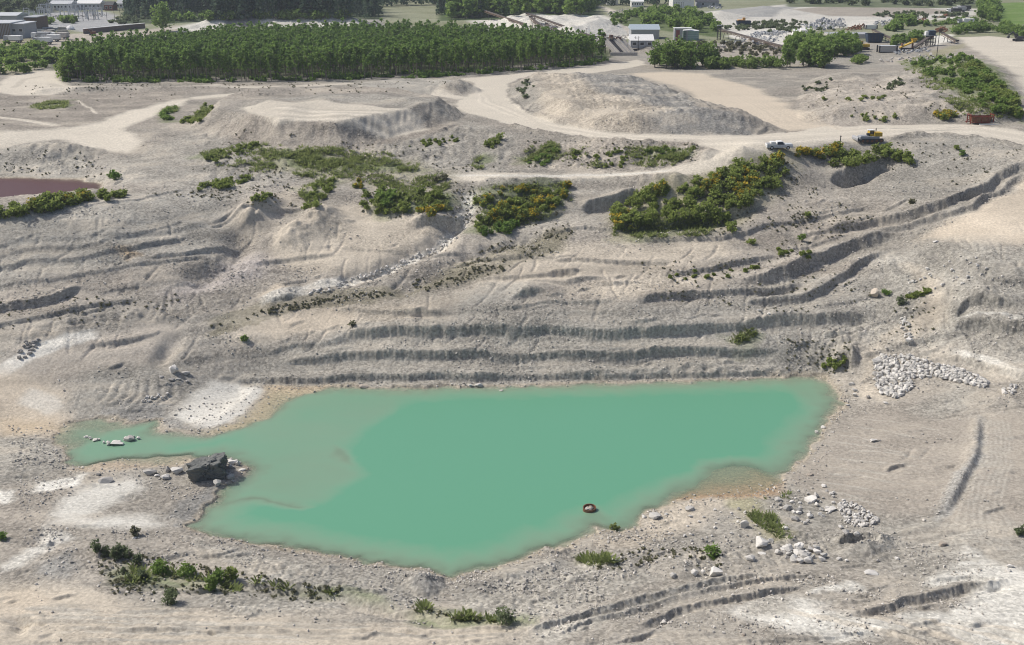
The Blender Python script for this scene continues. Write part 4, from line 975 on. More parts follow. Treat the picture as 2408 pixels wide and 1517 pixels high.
# the boulders one can tell apart: column, row, width in frame units, stone, label, stretch, height
BOULDERS = [
 (1748,1240,26,'rock_white','tall white boulder standing alone beside the reedy gully above the lake shore',.8,1.3), (1787,1280,40,'rock_white','long white boulder lying at the foot of the reedy gully',1.0,.55), (1812,1275,15,'rock_white','small white rock touching the right end of the long white boulder',1,1),
 (1764,1316,25,'rock_white','white boulder left of the jumbled boulder heap',1,.8), (1792,1303,16,'rock_white','flat white slab between the long boulder and the boulder heap',1.2,.4),
 (1846,1244,15,'rock_white','lone white rock in the dark end of the gully',1,.7), (1868,1222,21,'rock_grey','grey-white boulder on the slope below the lakeside grass',1.1,.8), (1903,1217,15,'rock_white','pale rounded rock left of the gravel pile',1,1),
 (1853,1198,21,'rock_white','white boulder just right of the green reeds',1.1,.8), (1878,1204,17,'rock_dark','dark boulder right of the green reeds',1,.9), (1908,1179,27,'rock_white','large flat-topped white boulder above the gravel pile slope',1.1,.7), (1916,1168,17,'rock_white','white boulder behind the large flat-topped one',1,.8),
 (1831,1177,18,'rock_white','white boulder half hidden at the edge of the lakeside grass',1,.7), (1861,1182,12,'rock_white','small white rock right of the lakeside grass',1,.8), (1834,1188,12,'rock_grey','small grey rock under the lakeside grass',1,.8),
 (1989,1256,18,'rock_grey','rounded grey boulder under the small white gravel pile',.9,1.1), (2014,1260,16,'rock_white','rounded white boulder on top of the fluted mound',1,1), (1977,1242,13,'rock_white','pale rock at the left foot of the small gravel pile',1,.8), (1952,1199,34,'rock_white','long white slab leaning by the small gravel pile',1.0,.3),
 (1938,1144,13,'rock_white','white rock high on the smooth right bank',1.1,.7), (1955,1163,11,'rock_white','white rock above the small gravel pile',1,.8), (1905,1117,13,'rock_tan','pale tan rock near the right shore of the lake',1.2,.6), (2053,1038,14,'rock_white','pair-like split rock on the open right bank',1.3,.6),
 (1680,1354,31,'rock_white','largest of the four white boulders in a row by the ruts',.95,1.05), (1653,1350,14,'rock_white','narrow white rock beside the largest boulder of the row',.8,1.1), (1633,1351,18,'rock_white','leftmost white boulder of the row by the ruts',1,.9), (1584,1356,16,'rock_white','white boulder in the gravel left of the boulder row',1,.9), (1611,1340,8,'rock_white','smallest white rock above the boulder row',1,.8),
 (1621,1199,19,'rock_white','pale boulder on the tan knoll by the lake shallows',1.2,.8), (1623,1216,11,'rock_white','small pale rock below the tan knoll',1.1,.7), (1539,1218,26,'rock_white','white boulder at the water edge near the floating drum',1.1,.65), (1513,1217,13,'rock_white','white rock standing in the shallows near the shore boulder',1,.7), (1566,1211,9,'rock_white','small round white rock right of the shore boulder',1,.8),
 (2217,1282,20,'rock_tan','rounded tan boulder beside the white dried mud',1,.8), (2375,1334,17,'rock_white','white boulder at the far right edge of the white mud',1,.7), (2370,1344,14,'rock_white','second white boulder at the right edge of the white mud',1,.7),
 (1974,1316,12,'rock_white','white rock right of the boulder heap',1.2,.7), (1990,1320,9,'rock_white','small rock just right of the boulder heap',1,.8), (2063,1320,10,'rock_grey','round grey rock on the cart track',1,.9), (2110,1315,11,'rock_white','white rock beside the track ruts',1,.8), (2049,1349,36,'rock_white','flat white slab lying by the upper ruts',1.0,.22),
 (1563,1465,19,'rock_white','white boulder in the dark rut at the bottom',1.1,.6), (1748,1494,12,'rock_tan','tan rock on the bottom bank',1,.9), (1930,1511,11,'rock_dark','dark rock on the white bank at the bottom edge',1.2,.7), (1265,1365,7,'rock_white','small white rock on the grey gravel bank',1,1), (1438,1243,9,'rock_white','white rock at the tip of the muddy spit',1,.8),
 (512,1141,21,'rock_white','round white boulder at the water under the leaning outcrop',.9,1.0), (542,1127,20,'rock_grey','rounded grey boulder in the water beside the outcrop',1,1.0), (416,1110,28,'rock_white','biggest white boulder left of the dark outcrop',1,.75), (393,1108,16,'rock_grey','grey boulder behind the biggest white one by the outcrop',1,.9), (353,1114,27,'rock_white','leftmost white boulder of the row leading to the outcrop',1.2,.7), (388,1125,22,'rock_white','white boulder in front of the row beside the outcrop',1.1,.65), (369,1120,13,'rock_white','small white rock in the row beside the outcrop',1,.8),
 (248,1133,32,'rock_grey','isolated grey boulder on the white mud by the shallow bay',1.1,.6), (232,1118,13,'rock_dark','small dark rock above the isolated grey boulder',1.2,.5),
 (304,1036,24,'rock_grey','largest grey rock of the stepping row in the bay',1.1,.6), (272,1045,27,'rock_white','flat pale rock of the stepping row in the bay',1.2,.4), (225,1036,15,'rock_white','pale rock near the left end of the stepping row',1.2,.5), (204,1029,13,'rock_white','first pale rock at the left end of the stepping row',1.2,.5),
 (545,1090,25,'rock_white','white block resting on the right side of the dark outcrop',1.1,.7), (571,1106,14,'rock_white','white slab at the outer tip of the outcrop islet',1.4,.4), (530,1093,13,'rock_white','white stone wedged against the dark outcrop',1,.7),
 (620,1366,10,'rock_white','white rock on the pebbly ridge behind the green shrubs',1,.9), (316,1266,9,'rock_white','small white rock under the withered bush',1.2,.5), (408,876,26,'rock_white','largest boulder of the small heap under the stream gully',1,.95), (438,880,18,'rock_white','right-hand boulder of the small heap under the stream gully',1.1,.8), (403,895,15,'rock_grey','lower grey boulder of the small heap under the stream gully',1.2,.6), (379,888,11,'rock_white','left small white rock of the heap under the stream gully',1,.8), (420,893,13,'rock_white','white rock in front of the small gully heap',1.1,.6), (440,899,11,'rock_grey','small grey rock at the front right of the gully heap',1,.8),
 (44,843,13,'rock_grey','grey boulder below the stony patch on the left slope',1.1,.8), (1127,909,17,'rock_white','round white boulder at the far waterline',1.2,.65), (1107,908,10,'rock_white','small white rock left of the far waterline boulder',1.2,.6), (1179,919,9,'rock_grey','low rock just awash off the far shore',1.3,.4), (855,909,19,'rock_tan','long low rock at the far left waterline',1.3,.35), (1155,845,9,'rock_white','white rock on the ledge under the middle bench face',1,.9),
 (2059,695,26,'rock_tan','tall rounded tan boulder casting shade on the right slope',.9,1.1), (1785,732,10,'rock_white','white rock on the upper bench at right',1,.9), (1809,739,9,'rock_white','small white rock right of the one on the upper bench',1,.7), (2002,906,15,'rock_white','white boulder at the right corner of the lake',1,.8), (2010,920,13,'rock_white','second boulder at the right corner of the lake',1,.9), (2009,931,11,'rock_white','third boulder down at the right corner of the lake',1,.9), (2044,936,11,'rock_dark','dark rock between the lake corner and the rockfill',1,.9), (2083,949,12,'rock_white','white rock below the white rockfill',1.3,.6),
 (2136,803,17,'rock_white','large pale rock ending the stony chute above the rockfill',1.2,.7), (2062,851,20,'rock_white','big pale block at the top left corner of the rockfill',1.2,.6), (1921,1018,10,'rock_white','white rock jutting from the right shore',1,.8), (1938,1006,13,'rock_white','pale ledge rock on the right shore',1.2,.6), (1992,954,10,'rock_white','pale rock on the right shore near the corner',1.2,.6), (2200,570,11,'rock_white','white rock below the pale upper terrace',1.2,.7),
]
for u, v, wd, kind, label, sx, sz in BOULDERS:
    p = at(u, v); boulder(p, wd * mpp(p), kind, label, None, sx, sz)
def rock_field(poly, n, smin, smax, kind, label, group, seed, kmax=300, name='boulder', cat='boulder'):
    P = points(poly, n, seed); r = random.Random(seed)
    S = [r.uniform(smin, smax) ** 1.0 for _ in P]
    order = sorted(range(n), key=lambda k: -S[k])
    for k in order[:kmax]:
        boulder(P[k], S[k], kind, label, group, 1.0, 1.0, name, cat, r.uniform(0, .35))
    if n > kmax:
        rest = order[kmax:]
        V, Fs = merge(SMALL_V, [P[k] for k in rest], [S[k] for k in rest], [r.uniform(0, 6.28) for _ in rest])
        o = mesh_np('rockfill_rest', V, Fs, M[kind]); tag(o, 'remaining smaller white stones of ' + label.split(' of ')[-1], 'stones', None, 'stuff')
rock_field([(2052,862),(2068,834),(2140,838),(2200,857),(2262,872),(2330,899),(2318,914),(2240,896),(2180,888),(2140,894),(2146,914),(2112,938),(2072,930),(2058,900)], 820, .32, .82, 'rock_white', 'angular white rock of the large spread of rockfill', 'white rockfill at the right of the lake', 31, name='rockfill_rock', cat='rock')
rock_field([(1968,1190),(1985,1178),(2015,1188),(2052,1212),(2068,1226),(2050,1236),(2010,1240),(1985,1226)], 190, .28, .52, 'rock_white', 'white cobble of the small gravel pile on the right bank', 'cobbles of the small gravel pile', 32, name='cobble', cat='stone')
rock_field([(1815,1305),(1840,1292),(1900,1290),(1945,1300),(1935,1318),(1900,1328),(1860,1322)], 44, .38, 1.15, 'rock_white', 'white boulder of the jumbled heap above the ruts', 'boulders of the jumbled heap', 33)
rock_field([(2110,750),(2130,745),(2142,775),(2145,800),(2128,800)], 34, .3, .6, 'rock_white', 'pale rock of the stony chute on the right slope', 'rocks of the stony chute', 34)
rock_field([(45,830),(60,805),(92,800),(85,822),(60,842)], 36, .3, .7, 'rock_grey', 'grey rock of the stony patch on the left slope', 'rocks of the left stony patch', 35)
rock_field([(330,945),(350,930),(395,925),(390,940),(345,948)], 30, .25, .5, 'rock_white', 'pale stone on the low gravel bank behind the bay', 'stones of the low gravel bank', 36, name='stone', cat='stone')
rock_field([(2350,928),(2365,912),(2392,908),(2390,922),(2362,934)], 22, .35, .7, 'rock_white', 'white rock of the outlying heap right of the rockfill', 'rocks of the outlying heap', 37)
rock_field([(210,1030),(250,1038),(345,1020),(340,1030),(290,1050),(215,1044)], 14, .35, .6, 'rock_white', 'small pale rock of the stepping row in the bay', 'small rocks of the stepping row', 38)
rock_field([(535,1085),(560,1078),(575,1092),(560,1104),(540,1100)], 12, .35, .7, 'rock_white', 'small white rock piled on the outcrop islet', 'small rocks on the outcrop islet', 39)
rock_field([(1640,1205),(1700,1190),(1760,1200),(1720,1260),(1600,1280),(1560,1260)], 26, .2, .45, 'rock_white', 'small pale stone scattered on the knoll by the lake', 'stones on the lakeside knoll', 40, name='stone', cat='stone')
rock_field([(1880,1140),(1960,1150),(1980,1190),(1900,1240),(1850,1210)], 34, .25, .6, 'rock_white', 'small white stone on the slope between reeds and gravel pile', 'stones between reeds and gravel pile', 41, name='stone', cat='stone')
rock_field([(2080,700),(2130,640),(2290,600),(2330,640),(2200,700)], 40, .25, .6, 'rock_white', 'pale stone strewn on the upper right slope', 'stones on the upper right slope', 42, name='stone', cat='stone')
rock_field([(720,690),(900,632),(1030,578),(1085,535),(1095,470),(1110,480),(1095,545),(1040,592),(900,645),(740,700)], 130, .3, .65, 'rock_white', 'pale cobble in the dry stream bed down the far wall', 'cobbles of the dry stream bed', 43, name='cobble', cat='stone')
# the leaning outcrop in the lake
def outcrop():
    V, Fs = ICO[3]
    for q in range(1):
        import bmesh
        bm = bmesh.new(); bmesh.ops.create_icosphere(bm, subdivisions=5, radius=1.0)
        V = np.array([v.co[:] for v in bm.verts]); Fs = np.array([[v.index for v in f.verts] for f in bm.faces]); bm.free()
    V = V / np.abs(V).max(1)[:, None] ** .96
    x, y, z = V.T
    z = (z - z.min()) / np.ptp(z)
    top = 3.0 + .40 * x
    Xx = x * (2.05 + .25 * z); Zz = z * top
    Yy = y * 1.3 + np.where(y > 0, 1.6 * (1 - z) * y, .25 * z * y) - .5 * z
    n = fbm(Xx * 1.1 + Zz * .5, Yy * 1.1 + Zz * .8, 7, 3); n2 = np.abs(fbm(Xx * 2.8 + 5 + Yy, Zz * 2.4 + Yy * 1.3, 8, 3))
    k = 1 + .30 * n - .26 * n2
    V = np.stack([Xx * k, Yy * k, Zz * (1 + .10 * n - .10 * n2) - .3], 1)
    p = at(486, 1124)
    o = mesh_np('rock_outcrop', V, Fs, M['rock_dark_face'])
    o.location = (p.x, p.y + .6, LAKE_Z - .1); o.rotation_euler = (0, 0, .22)
    tag(o, 'big dark grey rock outcrop leaning over the left arm of the lake', 'rock')
M['rock_dark_face'] = rockmat('outcrop_stone', (.15, .155, .147))
outcrop()
# loose stones everywhere on the bare ground: nobody could count them
frame = (np.abs(AA.ravel()) < .46) & (RR.ravel() > 84) & (RR.ravel() < 250) & (Z > LAKE_Z + .05)
cand = np.flatnonzero(frame & ~W_pond)
clus = np.clip(.15 + 1.5 * vnoise(X[cand] / 4.0, Y[cand] / 3.0, 301) + .7 * vnoise(X[cand] / 14.0, Y[cand] / 9.0, 302), .03, 1.5)
pr = np.clip(GRAIN[cand] - .12, 0, 1) ** 1.5 * clus * np.clip(RR.ravel()[cand] / 200, .5, 1)
pr /= pr.sum()
pick = RNG.choice(cand, 16000, replace=False, p=pr)
shore = np.flatnonzero((np.abs(AA.ravel()) < .46) & (Z > LAKE_Z - .12) & (Z < LAKE_Z + .30) & (RR.ravel() < 200))
pick = np.concatenate([pick, RNG.choice(shore, min(1800, shore.size), replace=False)])
sz = .10 + .26 * RNG.random(pick.size) ** 4 + .05 * RNG.random(pick.size)
Vs, Fs = merge(SMALL_V, np.stack([X[pick], Y[pick], Z[pick] - sz * .15], 1), sz, RNG.random(pick.size) * 6.28)
tag(mesh_np('loose_stones', Vs, Fs, M['stone']), 'loose grey stones strewn over the bare quarry slopes', 'stones', None, 'stuff')
print('rocks', round(time.time() - T0, 1))

# ------------------------------------------------------------------ plants
def cards(C, size, r, flat=.0, aspect=1.0):
    n = len(C)
    N = r.normal(size=(n, 3)); N[:, 2] += flat; N /= np.linalg.norm(N, axis=1)[:, None]
    T = np.cross(N, r.normal(size=(n, 3))); T /= np.linalg.norm(T, axis=1)[:, None] + 1e-9
    B = np.cross(N, T)
    s = np.asarray(size).reshape(-1, 1) * .5 * np.ones((n, 1))
    V = np.stack([C - T * s - B * s * aspect, C + T * s - B * s * aspect * .6, C + T * s * .8 + B * s * aspect, C - T * s * .7 + B * s * aspect], 1).reshape(-1, 3)
    return V, np.arange(4 * n).reshape(n, 4)
def crown_arrays(seed, nclump, nleaf, cz, rx, rz, cr, size, shape='egg'):
    r = np.random.default_rng(seed); P = []
    for k in range(nclump):
        d = r.normal(size=3); d /= np.linalg.norm(d); q = r.random() ** .4
        z = d[2] * q
        wz = 1.0 if shape == 'egg' else np.clip(1.15 - .5 * (z + 1) / 2, .2, 1)
        c = np.array([d[0] * q * rx * wz, d[1] * q * rx * wz, cz + z * rz])
        e = r.normal(size=(nleaf, 3)); e /= np.linalg.norm(e, axis=1)[:, None]
        P.append(c + e * (r.random((nleaf, 1)) ** .5) * cr * r.uniform(.7, 1.2) * np.array([1, 1, .75]))
    P = np.concatenate(P); P = P[P[:, 2] > .05]
    return cards(P, size * r.uniform(.7, 1.3, len(P)), r, 1.1)
def trunk_mb(h, r, seed, limbs=5, lean=.15):
    g = random.Random(seed); m = MB(); p = Vector((0, 0, -.15)); q = p
    for k in range(4):
        q = Vector((g.uniform(-lean, lean) * (k + 1) * .5, g.uniform(-lean, lean) * (k + 1) * .5, h * (k + 1) / 4))
        m.tube(p, q, r * (1 - .2 * k), r * (1 - .2 * (k + 1)), 5, False); p = q
    for k in range(limbs):
        z = h * g.uniform(.45, .9); a = g.uniform(0, 6.28); L = h * g.uniform(.12, .22)
        m.tube((0, 0, z), (math.cos(a) * L, math.sin(a) * L, z + L * .7), r * .35, r * .1, 4, False)
    return m
def mb_arrays(m):
    F4 = [f if len(f) == 4 else (*f, f[-1]) for f in m.f if len(f) <= 4]
    return np.array(m.v), np.array(F4)
def tree_proto(name, label, cat, group, crown, mat, trunk, trunk_mat=None):
    t = thing(name, label, cat, (0, 0, 0), 0, group)
    mesh_np('crown', crown[0], crown[1], mat, None, t)
    trunk.build('trunk', trunk_mat or M['bark'], t)
    return t
def place(protos, pts, seed, smin=.8, smax=1.2, label=None, group=None, sink=.05):
    """copies of the prototypes, with their parts, on the given points; prototypes still at the origin are used first"""
    r = random.Random(seed); out = []
    for k, p in enumerate(pts):
        src = protos[k % len(protos)]
        o = src if not src.get('used') else copy_tree(src)
        src['used'] = 1
        s = r.uniform(smin, smax)
        o.location = (p[0], p[1], p[2] - sink); o.rotation_euler = (0, 0, r.uniform(0, 6.28)); o.scale = (s, s * r.uniform(.9, 1.1), s * r.uniform(.9, 1.12))
        if label: o['label'] = label
        if group: o['group'] = group
        out.append(o)
    return out
# the plantation
r_ = random.Random(77)
front = base_xy([(150,193),(260,194),(400,193),(560,193),(700,190),(850,186),(1000,181),(1120,174),(1250,165),(1340,158),(1425,146)])
back = base_xy([(150,150),(280,128),(400,116),(560,104),(700,98),(850,96),(1000,95),(1120,97),(1240,106),(1320,116),(1390,130)])
poly = [tuple(p) for p in front] + [tuple(p) for p in back[::-1]]
xs = [p[0] for p in poly]; ys = [p[1] for p in poly]
spots = []
y = min(ys)
while y < max(ys):
    x = min(xs)
    while x < max(xs):
        px, py = x + r_.uniform(-.8, .8), y + r_.uniform(-.8, .8)
        if inpoly(poly, px, py) and r_.random() > .05: spots.append((px, py))
        x += 2.2
    y += 3.0
spots.sort(key=lambda p: p[1] + .25 * abs(p[0]) * 0)
sp = np.array(spots)
# nearest to the camera show largest
order = np.argsort(np.hypot(sp[:, 0], sp[:, 1]) + 0.0); sp = sp[order]
PZ = ground_z(sp[:, 0], sp[:, 1])
CR = [crown_arrays(400 + k, 18, 18, 5.3, .95, 2.8, .55, .38, 'cone') for k in range(6)]
TR = [trunk_mb(7.2, .13, 410 + k, 6) for k in range(6)]
protos = [tree_proto('plantation_tree', 'slender dark green tree in the front rows of the plantation', 'tree', 'front trees of the plantation', CR[k], M['leaf_dark'], TR[k]) for k in range(6)]
# the plantation edge is ragged: choose the trees nearest to its front edge
fx = front[:, 0]; fy = front[:, 1]; oi_ = np.argsort(fx)
depth_in = sp[:, 1] - np.interp(sp[:, 0], fx[oi_], fy[oi_])
o2 = np.argsort(depth_in)
first = o2[:300]; rest = o2[300:]
place(protos, [(sp[k, 0], sp[k, 1], PZ[k]) for k in first], 5, .74, 1.2)
R2 = np.random.default_rng(9)
sc_, ro_ = R2.uniform(.68, 1.06, len(rest)), R2.random(len(rest)) * 6.28
PP = [(sp[k, 0], sp[k, 1], PZ[k]) for k in rest]
CR2 = [crown_arrays(430 + k, 12, 11, 5.3, 1.0, 2.9, .65, .50, 'cone') for k in range(6)]
V1, F1 = merge(CR2, PP, sc_, ro_); V2, F2 = merge([mb_arrays(t) for t in TR], PP, sc_, ro_)
o = mesh_np('plantation_trees', np.concatenate([V1, V2]), np.concatenate([F1, F2 + len(V1)]), [M['leaf_dark'], M['bark']], np.concatenate([np.zeros(len(F1)), np.ones(len(F2))]))
tag(o, 'dense rear rows of the dark green tree plantation', 'trees', None, 'stuff')
print('plantation', len(sp), round(time.time() - T0, 1))

def grove(poly, n, seed, name, label, cat, group, mat, h, wd, smin=.75, smax=1.25, nproto=3, leaf=.5, dens=1.0, conifer=False, bush=False):
    P = points(poly, n, seed); protos = []
    P.sort(key=lambda p: p.y)
    for k in range(min(nproto, n)):
        if conifer:
            r = np.random.default_rng(seed + k); C = []
            for t in range(int(190 * dens)):
                z = h * (.06 + .94 * r.random() ** .85); rad = (1 - z / h) * wd * .5 * (.5 + .5 * r.random()) + .08; a = r.random() * 6.28
                C.append((rad * math.cos(a), rad * math.sin(a), z - .15 * rad))
            cr = cards(np.array(C), leaf * r.uniform(.7, 1.3, len(C)), r, .8)
            tr = trunk_mb(h * .95, .14, seed + k, 0, .03)
        elif bush:
            cr = crown_arrays(seed + k, int(14 * dens), 13, h * .42, wd * .34, h * .34, wd * .24, leaf)
            tr = trunk_mb(h * .5, .06, seed + k, 5)
        else:
            cr = crown_arrays(seed + k, int(24 * dens), 15, h * .48, wd * .36, h * .42, wd * .20, leaf)
            tr = trunk_mb(h * .75, .18, seed + k, 6)
        protos.append(tree_proto(name, label, cat, group, cr, mat, tr))
    return place(protos, P, seed + 50, smin, smax)
grove([(300,44),(420,44),(560,47),(740,44),(895,44),(895,20),(300,20)], 190, 501, 'conifer_tree', 'tall dark blue-green conifer behind the plantation and the white bank', 'conifer', 'dark conifers behind the plantation', M['needle'], 14, 5.5, .8, 1.2, 4, 1.0, 1.0, True)
grove([(1030,40),(1130,42),(1130,22),(1030,22)], 22, 502, 'conifer_tree', 'dark conifer at the left end of the wood behind the conveyor', 'conifer', 'conifers behind the conveyor', M['needle'], 13, 5, .8, 1.15, 2, 1.0, 1.0, True)
grove([(1370,16),(1490,14),(1600,10),(1600,3),(1370,5)], 26, 503, 'conifer_tree', 'dark distant conifer behind the white sheds', 'conifer', 'conifers behind the white sheds', M['needle'], 12, 5, .7, 1.0, 2, 1.0, 1.0, True)
grove([(400,54),(470,50),(560,46),(700,47),(840,46),(840,40),(400,42)], 60, 504, 'leafy_bush', 'green roadside bush in front of the dark conifers', 'bush', 'bushes in front of the conifers', M['leaf_mid'], 4.0, 4.2, .7, 1.3, 3, .7, .9, False, True)
grove([(1060,46),(1200,38),(1240,34),(1390,37),(1398,20),(1060,22)], 150, 505, 'leafy_tree', 'green broadleaf tree of the wood behind the conveyor', 'tree', 'broadleaf wood behind the conveyor', M['leaf_mid'], 10, 7, .75, 1.2, 4, .95, .9)
grove([(372,76),(388,76),(388,72),(372,72)], 1, 506, 'leafy_tree', 'large round green tree at the left end of the white bank', 'tree', None, M['leaf_mid'], 12, 11.5, 1.0, 1.0, 1, .7, 3.0)
grove([(335,42),(352,42),(352,36),(335,36)], 3, 507, 'leafy_tree', 'pale green tree beside the conifers at their left end', 'tree', 'pale trees at the conifers left end', M['sage'], 6, 5, .8, 1.1, 2, .7)
grove([(1455,45),(1500,30),(1600,28),(1660,40),(1690,72),(1690,84),(1600,72),(1500,60)], 80, 508, 'leafy_bush', 'tall bright green bush of the thicket behind the sheds', 'bush', 'thicket behind the sheds', M['leaf_mid'], 5, 5, .7, 1.25, 4, .75, 1.0, False, True)
grove([(1520,163),(1668,163),(1668,154),(1530,152)], 22, 509, 'leafy_tree', 'bushy green tree in the left clump beyond the sandy mound', 'tree', 'left clump beyond the sandy mound', M['leaf_mid'], 7.8, 6.0, .8, 1.15, 4, .5, 1.5)
grove([(1840,160),(1952,160),(1950,150),(1840,150)], 16, 510, 'leafy_tree', 'bushy green tree in the right clump beyond the sandy mound', 'tree', 'right clump beyond the sandy mound', M['leaf_mid'], 7.8, 6.0, .8, 1.15, 4, .5, 1.5)
grove([(1665,163),(1840,162),(1840,154),(1665,154)], 46, 511, 'leafy_bush', 'light green hedge bush between the two tree clumps', 'bush', 'hedge between the tree clumps', M['leaf_light'], 3.8, 3.6, .8, 1.2, 3, .45, 1.0, False, True)
grove([(1810,128),(1860,112),(1930,110),(2010,120),(2018,132),(1900,136)], 52, 512, 'leafy_tree', 'green tree of the copse behind the right clump', 'tree', 'copse behind the right clump', M['leaf_mid'], 6.4, 5.6, .75, 1.15, 3, .6, 1.0)
grove([(1970,154),(2040,152),(2030,142),(1985,144)], 8, 513, 'leafy_bush', 'green bush on the stony bank right of the tree clumps', 'bush', 'bushes on the stony bank', M['leaf_light'], 2.6, 3.0, .8, 1.2, 2, .45, 1.0, False, True)
grove([(-30,178),(60,172),(125,160),(145,140),(120,118),(60,122),(-30,130)], 60, 514, 'leafy_bush', 'olive green bush left of the plantation above the bend of the track', 'bush', 'bushes left of the plantation', M['leaf_mid'], 3.4, 4.0, .7, 1.3, 4, .55, 1.0, False, True)
grove([(140,188),(200,190),(210,160),(150,150)], 12, 515, 'leafy_tree', 'bright green bushy tree at the left corner of the plantation', 'tree', 'trees at the plantation left corner', M['leaf_light'], 6, 4.6, .8, 1.2, 3, .5, 1.2)
grove([(2080,60),(2150,42),(2150,62),(2085,78)], 18, 516, 'leafy_bush', 'green bush of the patch between the scrap yard and the crusher', 'bush', 'bushes by the scrap yard', M['leaf_mid'], 4, 4.5, .7, 1.2, 2, .7, 1.0, False, True)
grove([(2100,108),(2170,98),(2165,84),(2090,92)], 18, 517, 'leafy_bush', 'dark green bush behind the crushing plant', 'bush', 'bushes behind the crushing plant', M['leaf_mid'], 3.4, 4, .7, 1.2, 2, .6, 1.0, False, True)
grove([(2240,84),(2330,76),(2420,92),(2420,82),(2340,66),(2260,66)], 34, 518, 'leafy_bush', 'green hedge bush behind the pale upper road at right', 'bush', 'hedge behind the upper road', M['leaf_mid'], 4, 5, .7, 1.2, 3, .7, 1.0, False, True)
grove([(2305,62),(2345,60),(2350,20),(2300,12)], 34, 519, 'leafy_tree', 'green tree along the edge of the far right meadow', 'tree', 'trees along the far right meadow', M['leaf_mid'], 6, 6, .7, 1.2, 3, .8, .9)
grove([(1850,12),(2290,16),(2290,4),(1850,2)], 45, 520, 'leafy_bush', 'distant green bush in the strip along the top right', 'bush', 'distant strip of bushes', M['sage'], 4.5, 6, .7, 1.3, 3, .9, .9, False, True)
grove([(-20,32),(110,30),(100,12),(-20,8)], 34, 521, 'leafy_tree', 'dull green tree at the top left behind the steel frames', 'tree', 'trees at the top left', M['sage'], 6, 6, .7, 1.2, 3, .9, .9)
grove([(115,60),(180,55),(180,48),(118,50)], 10, 522, 'leafy_bush', 'dark green bush beside the steel frames', 'bush', 'bushes beside the steel frames', M['leaf_mid'], 3.4, 4, .8, 1.2, 2, .7, 1.0, False, True)
FP = points([(300,20),(900,20),(1000,2),(1000,-8),(300,-8)], 170, 541) + points([(900,14),(1035,12),(1035,-8),(900,-8)], 40, 542)
g_ = np.random.default_rng(541); cf = []
for k in range(4):
    C = []
    for t in range(110):
        z = 13 * (.06 + .94 * g_.random() ** .85); rad = (1 - z / 13) * 2.7 * (.5 + .5 * g_.random()) + .1; a = g_.random() * 6.28
        C.append((rad * math.cos(a), rad * math.sin(a), z - .15 * rad))
    cf.append(cards(np.array(C), 1.2, g_, .4))
V, Fq = merge(cf, FP, g_.uniform(.8, 1.2, len(FP)), g_.random(len(FP)) * 6.28)
tag(mesh_np('far_forest', V, Fq, M['needle']), 'dark mass of far conifer forest along the top edge', 'forest', None, 'stuff')
FP = points([(1040,22),(1400,20),(1400,-6),(1040,-6)], 150, 543)
V, Fq = merge([crown_arrays(543 + k, 16, 12, 5.6, 2.6, 3.4, 1.5, 1.1) for k in range(4)], FP, g_.uniform(.8, 1.25, len(FP)), g_.random(len(FP)) * 6.28)
tag(mesh_np('far_wood', V, Fq, M['leaf_mid']), 'green mass of far broadleaf wood behind the white bank', 'forest', None, 'stuff')
print('groves', round(time.time() - T0, 1))

# broom and low shrubs
def shrub_proto(seed, h, wd, leaf, mat, label, cat, group, n=1.0, flowers=0.0, name='broom_shrub', stems=True):
    t = thing(name, label, cat, (0, 0, 0), 0, group)
    r = np.random.default_rng(seed)
    V, Fq = crown_arrays(seed, int(15 * n), 13, h * .42, wd * .34, h * .36, wd * .22, leaf)
    mesh_np('foliage', V, Fq, mat, None, t)
    if stems:
        m = MB(); g = random.Random(seed)
        for k in range(6):
            a = g.uniform(0, 6.28); L = wd * g.uniform(.15, .35)
            m.tube((0, 0, -.1), (math.cos(a) * L, math.sin(a) * L, h * g.uniform(.5, .85)), .035, .012, 4, False)
        m.build('stems', M['bark'], t)
    if flowers:
        V, Fq = crown_arrays(seed + 900, int(12 * n), int(12 * flowers), h * .52, wd * .36, h * .36, wd * .20, leaf * .8)
        mesh_np('blossom', V, Fq, M['flower'], None, t)
    return t
POOL = {}
def shrubs(poly, n, seed, label, group, mat='broom', h=1.5, wd=1.9, leaf=.26, flowers=0, smin=.6, smax=1.35, cat='shrub', nproto=4, dens=1.0, name='broom_shrub', stems=True):
    P = points(poly, n, seed); P.sort(key=lambda p: p.y)
    if (664 <= seed <= 689 and not flowers) or 733 <= seed <= 736:      # small ones past the three hundred that show largest
        g = np.random.default_rng(seed)
        pr = [crown_arrays(seed * 3 + k, 11, 10, h * .42, wd * .34, h * .36, wd * .22, leaf) for k in range(3)]
        POOL.setdefault(mat, []).append(merge(pr, P, g.uniform(.45, 1.2, n), g.random(n) * 6.28))
        return
    if flowers: name = 'flowering_broom'
    elif 643 <= seed <= 662 or seed in (633, 643): name = 'leafy_shrub'
    pr = [shrub_proto(seed * 3 + k, h, wd, leaf, M[mat], label, cat, group, dens, flowers, name, stems) for k in range(min(nproto, n))]
    return place(pr, P, seed + 1, smin, smax)
RIM = [(1432,545),(1440,500),(1475,470),(1540,447),(1640,424),(1720,398),(1800,377),(1852,380),(1842,430),(1795,468),(1740,498),(1705,535),(1600,520),(1520,535)]
shrubs(RIM, 165, 601, 'dark green broom shrub in the big thicket along the pit rim', 'green broom along the pit rim', h=2.0, wd=2.4)
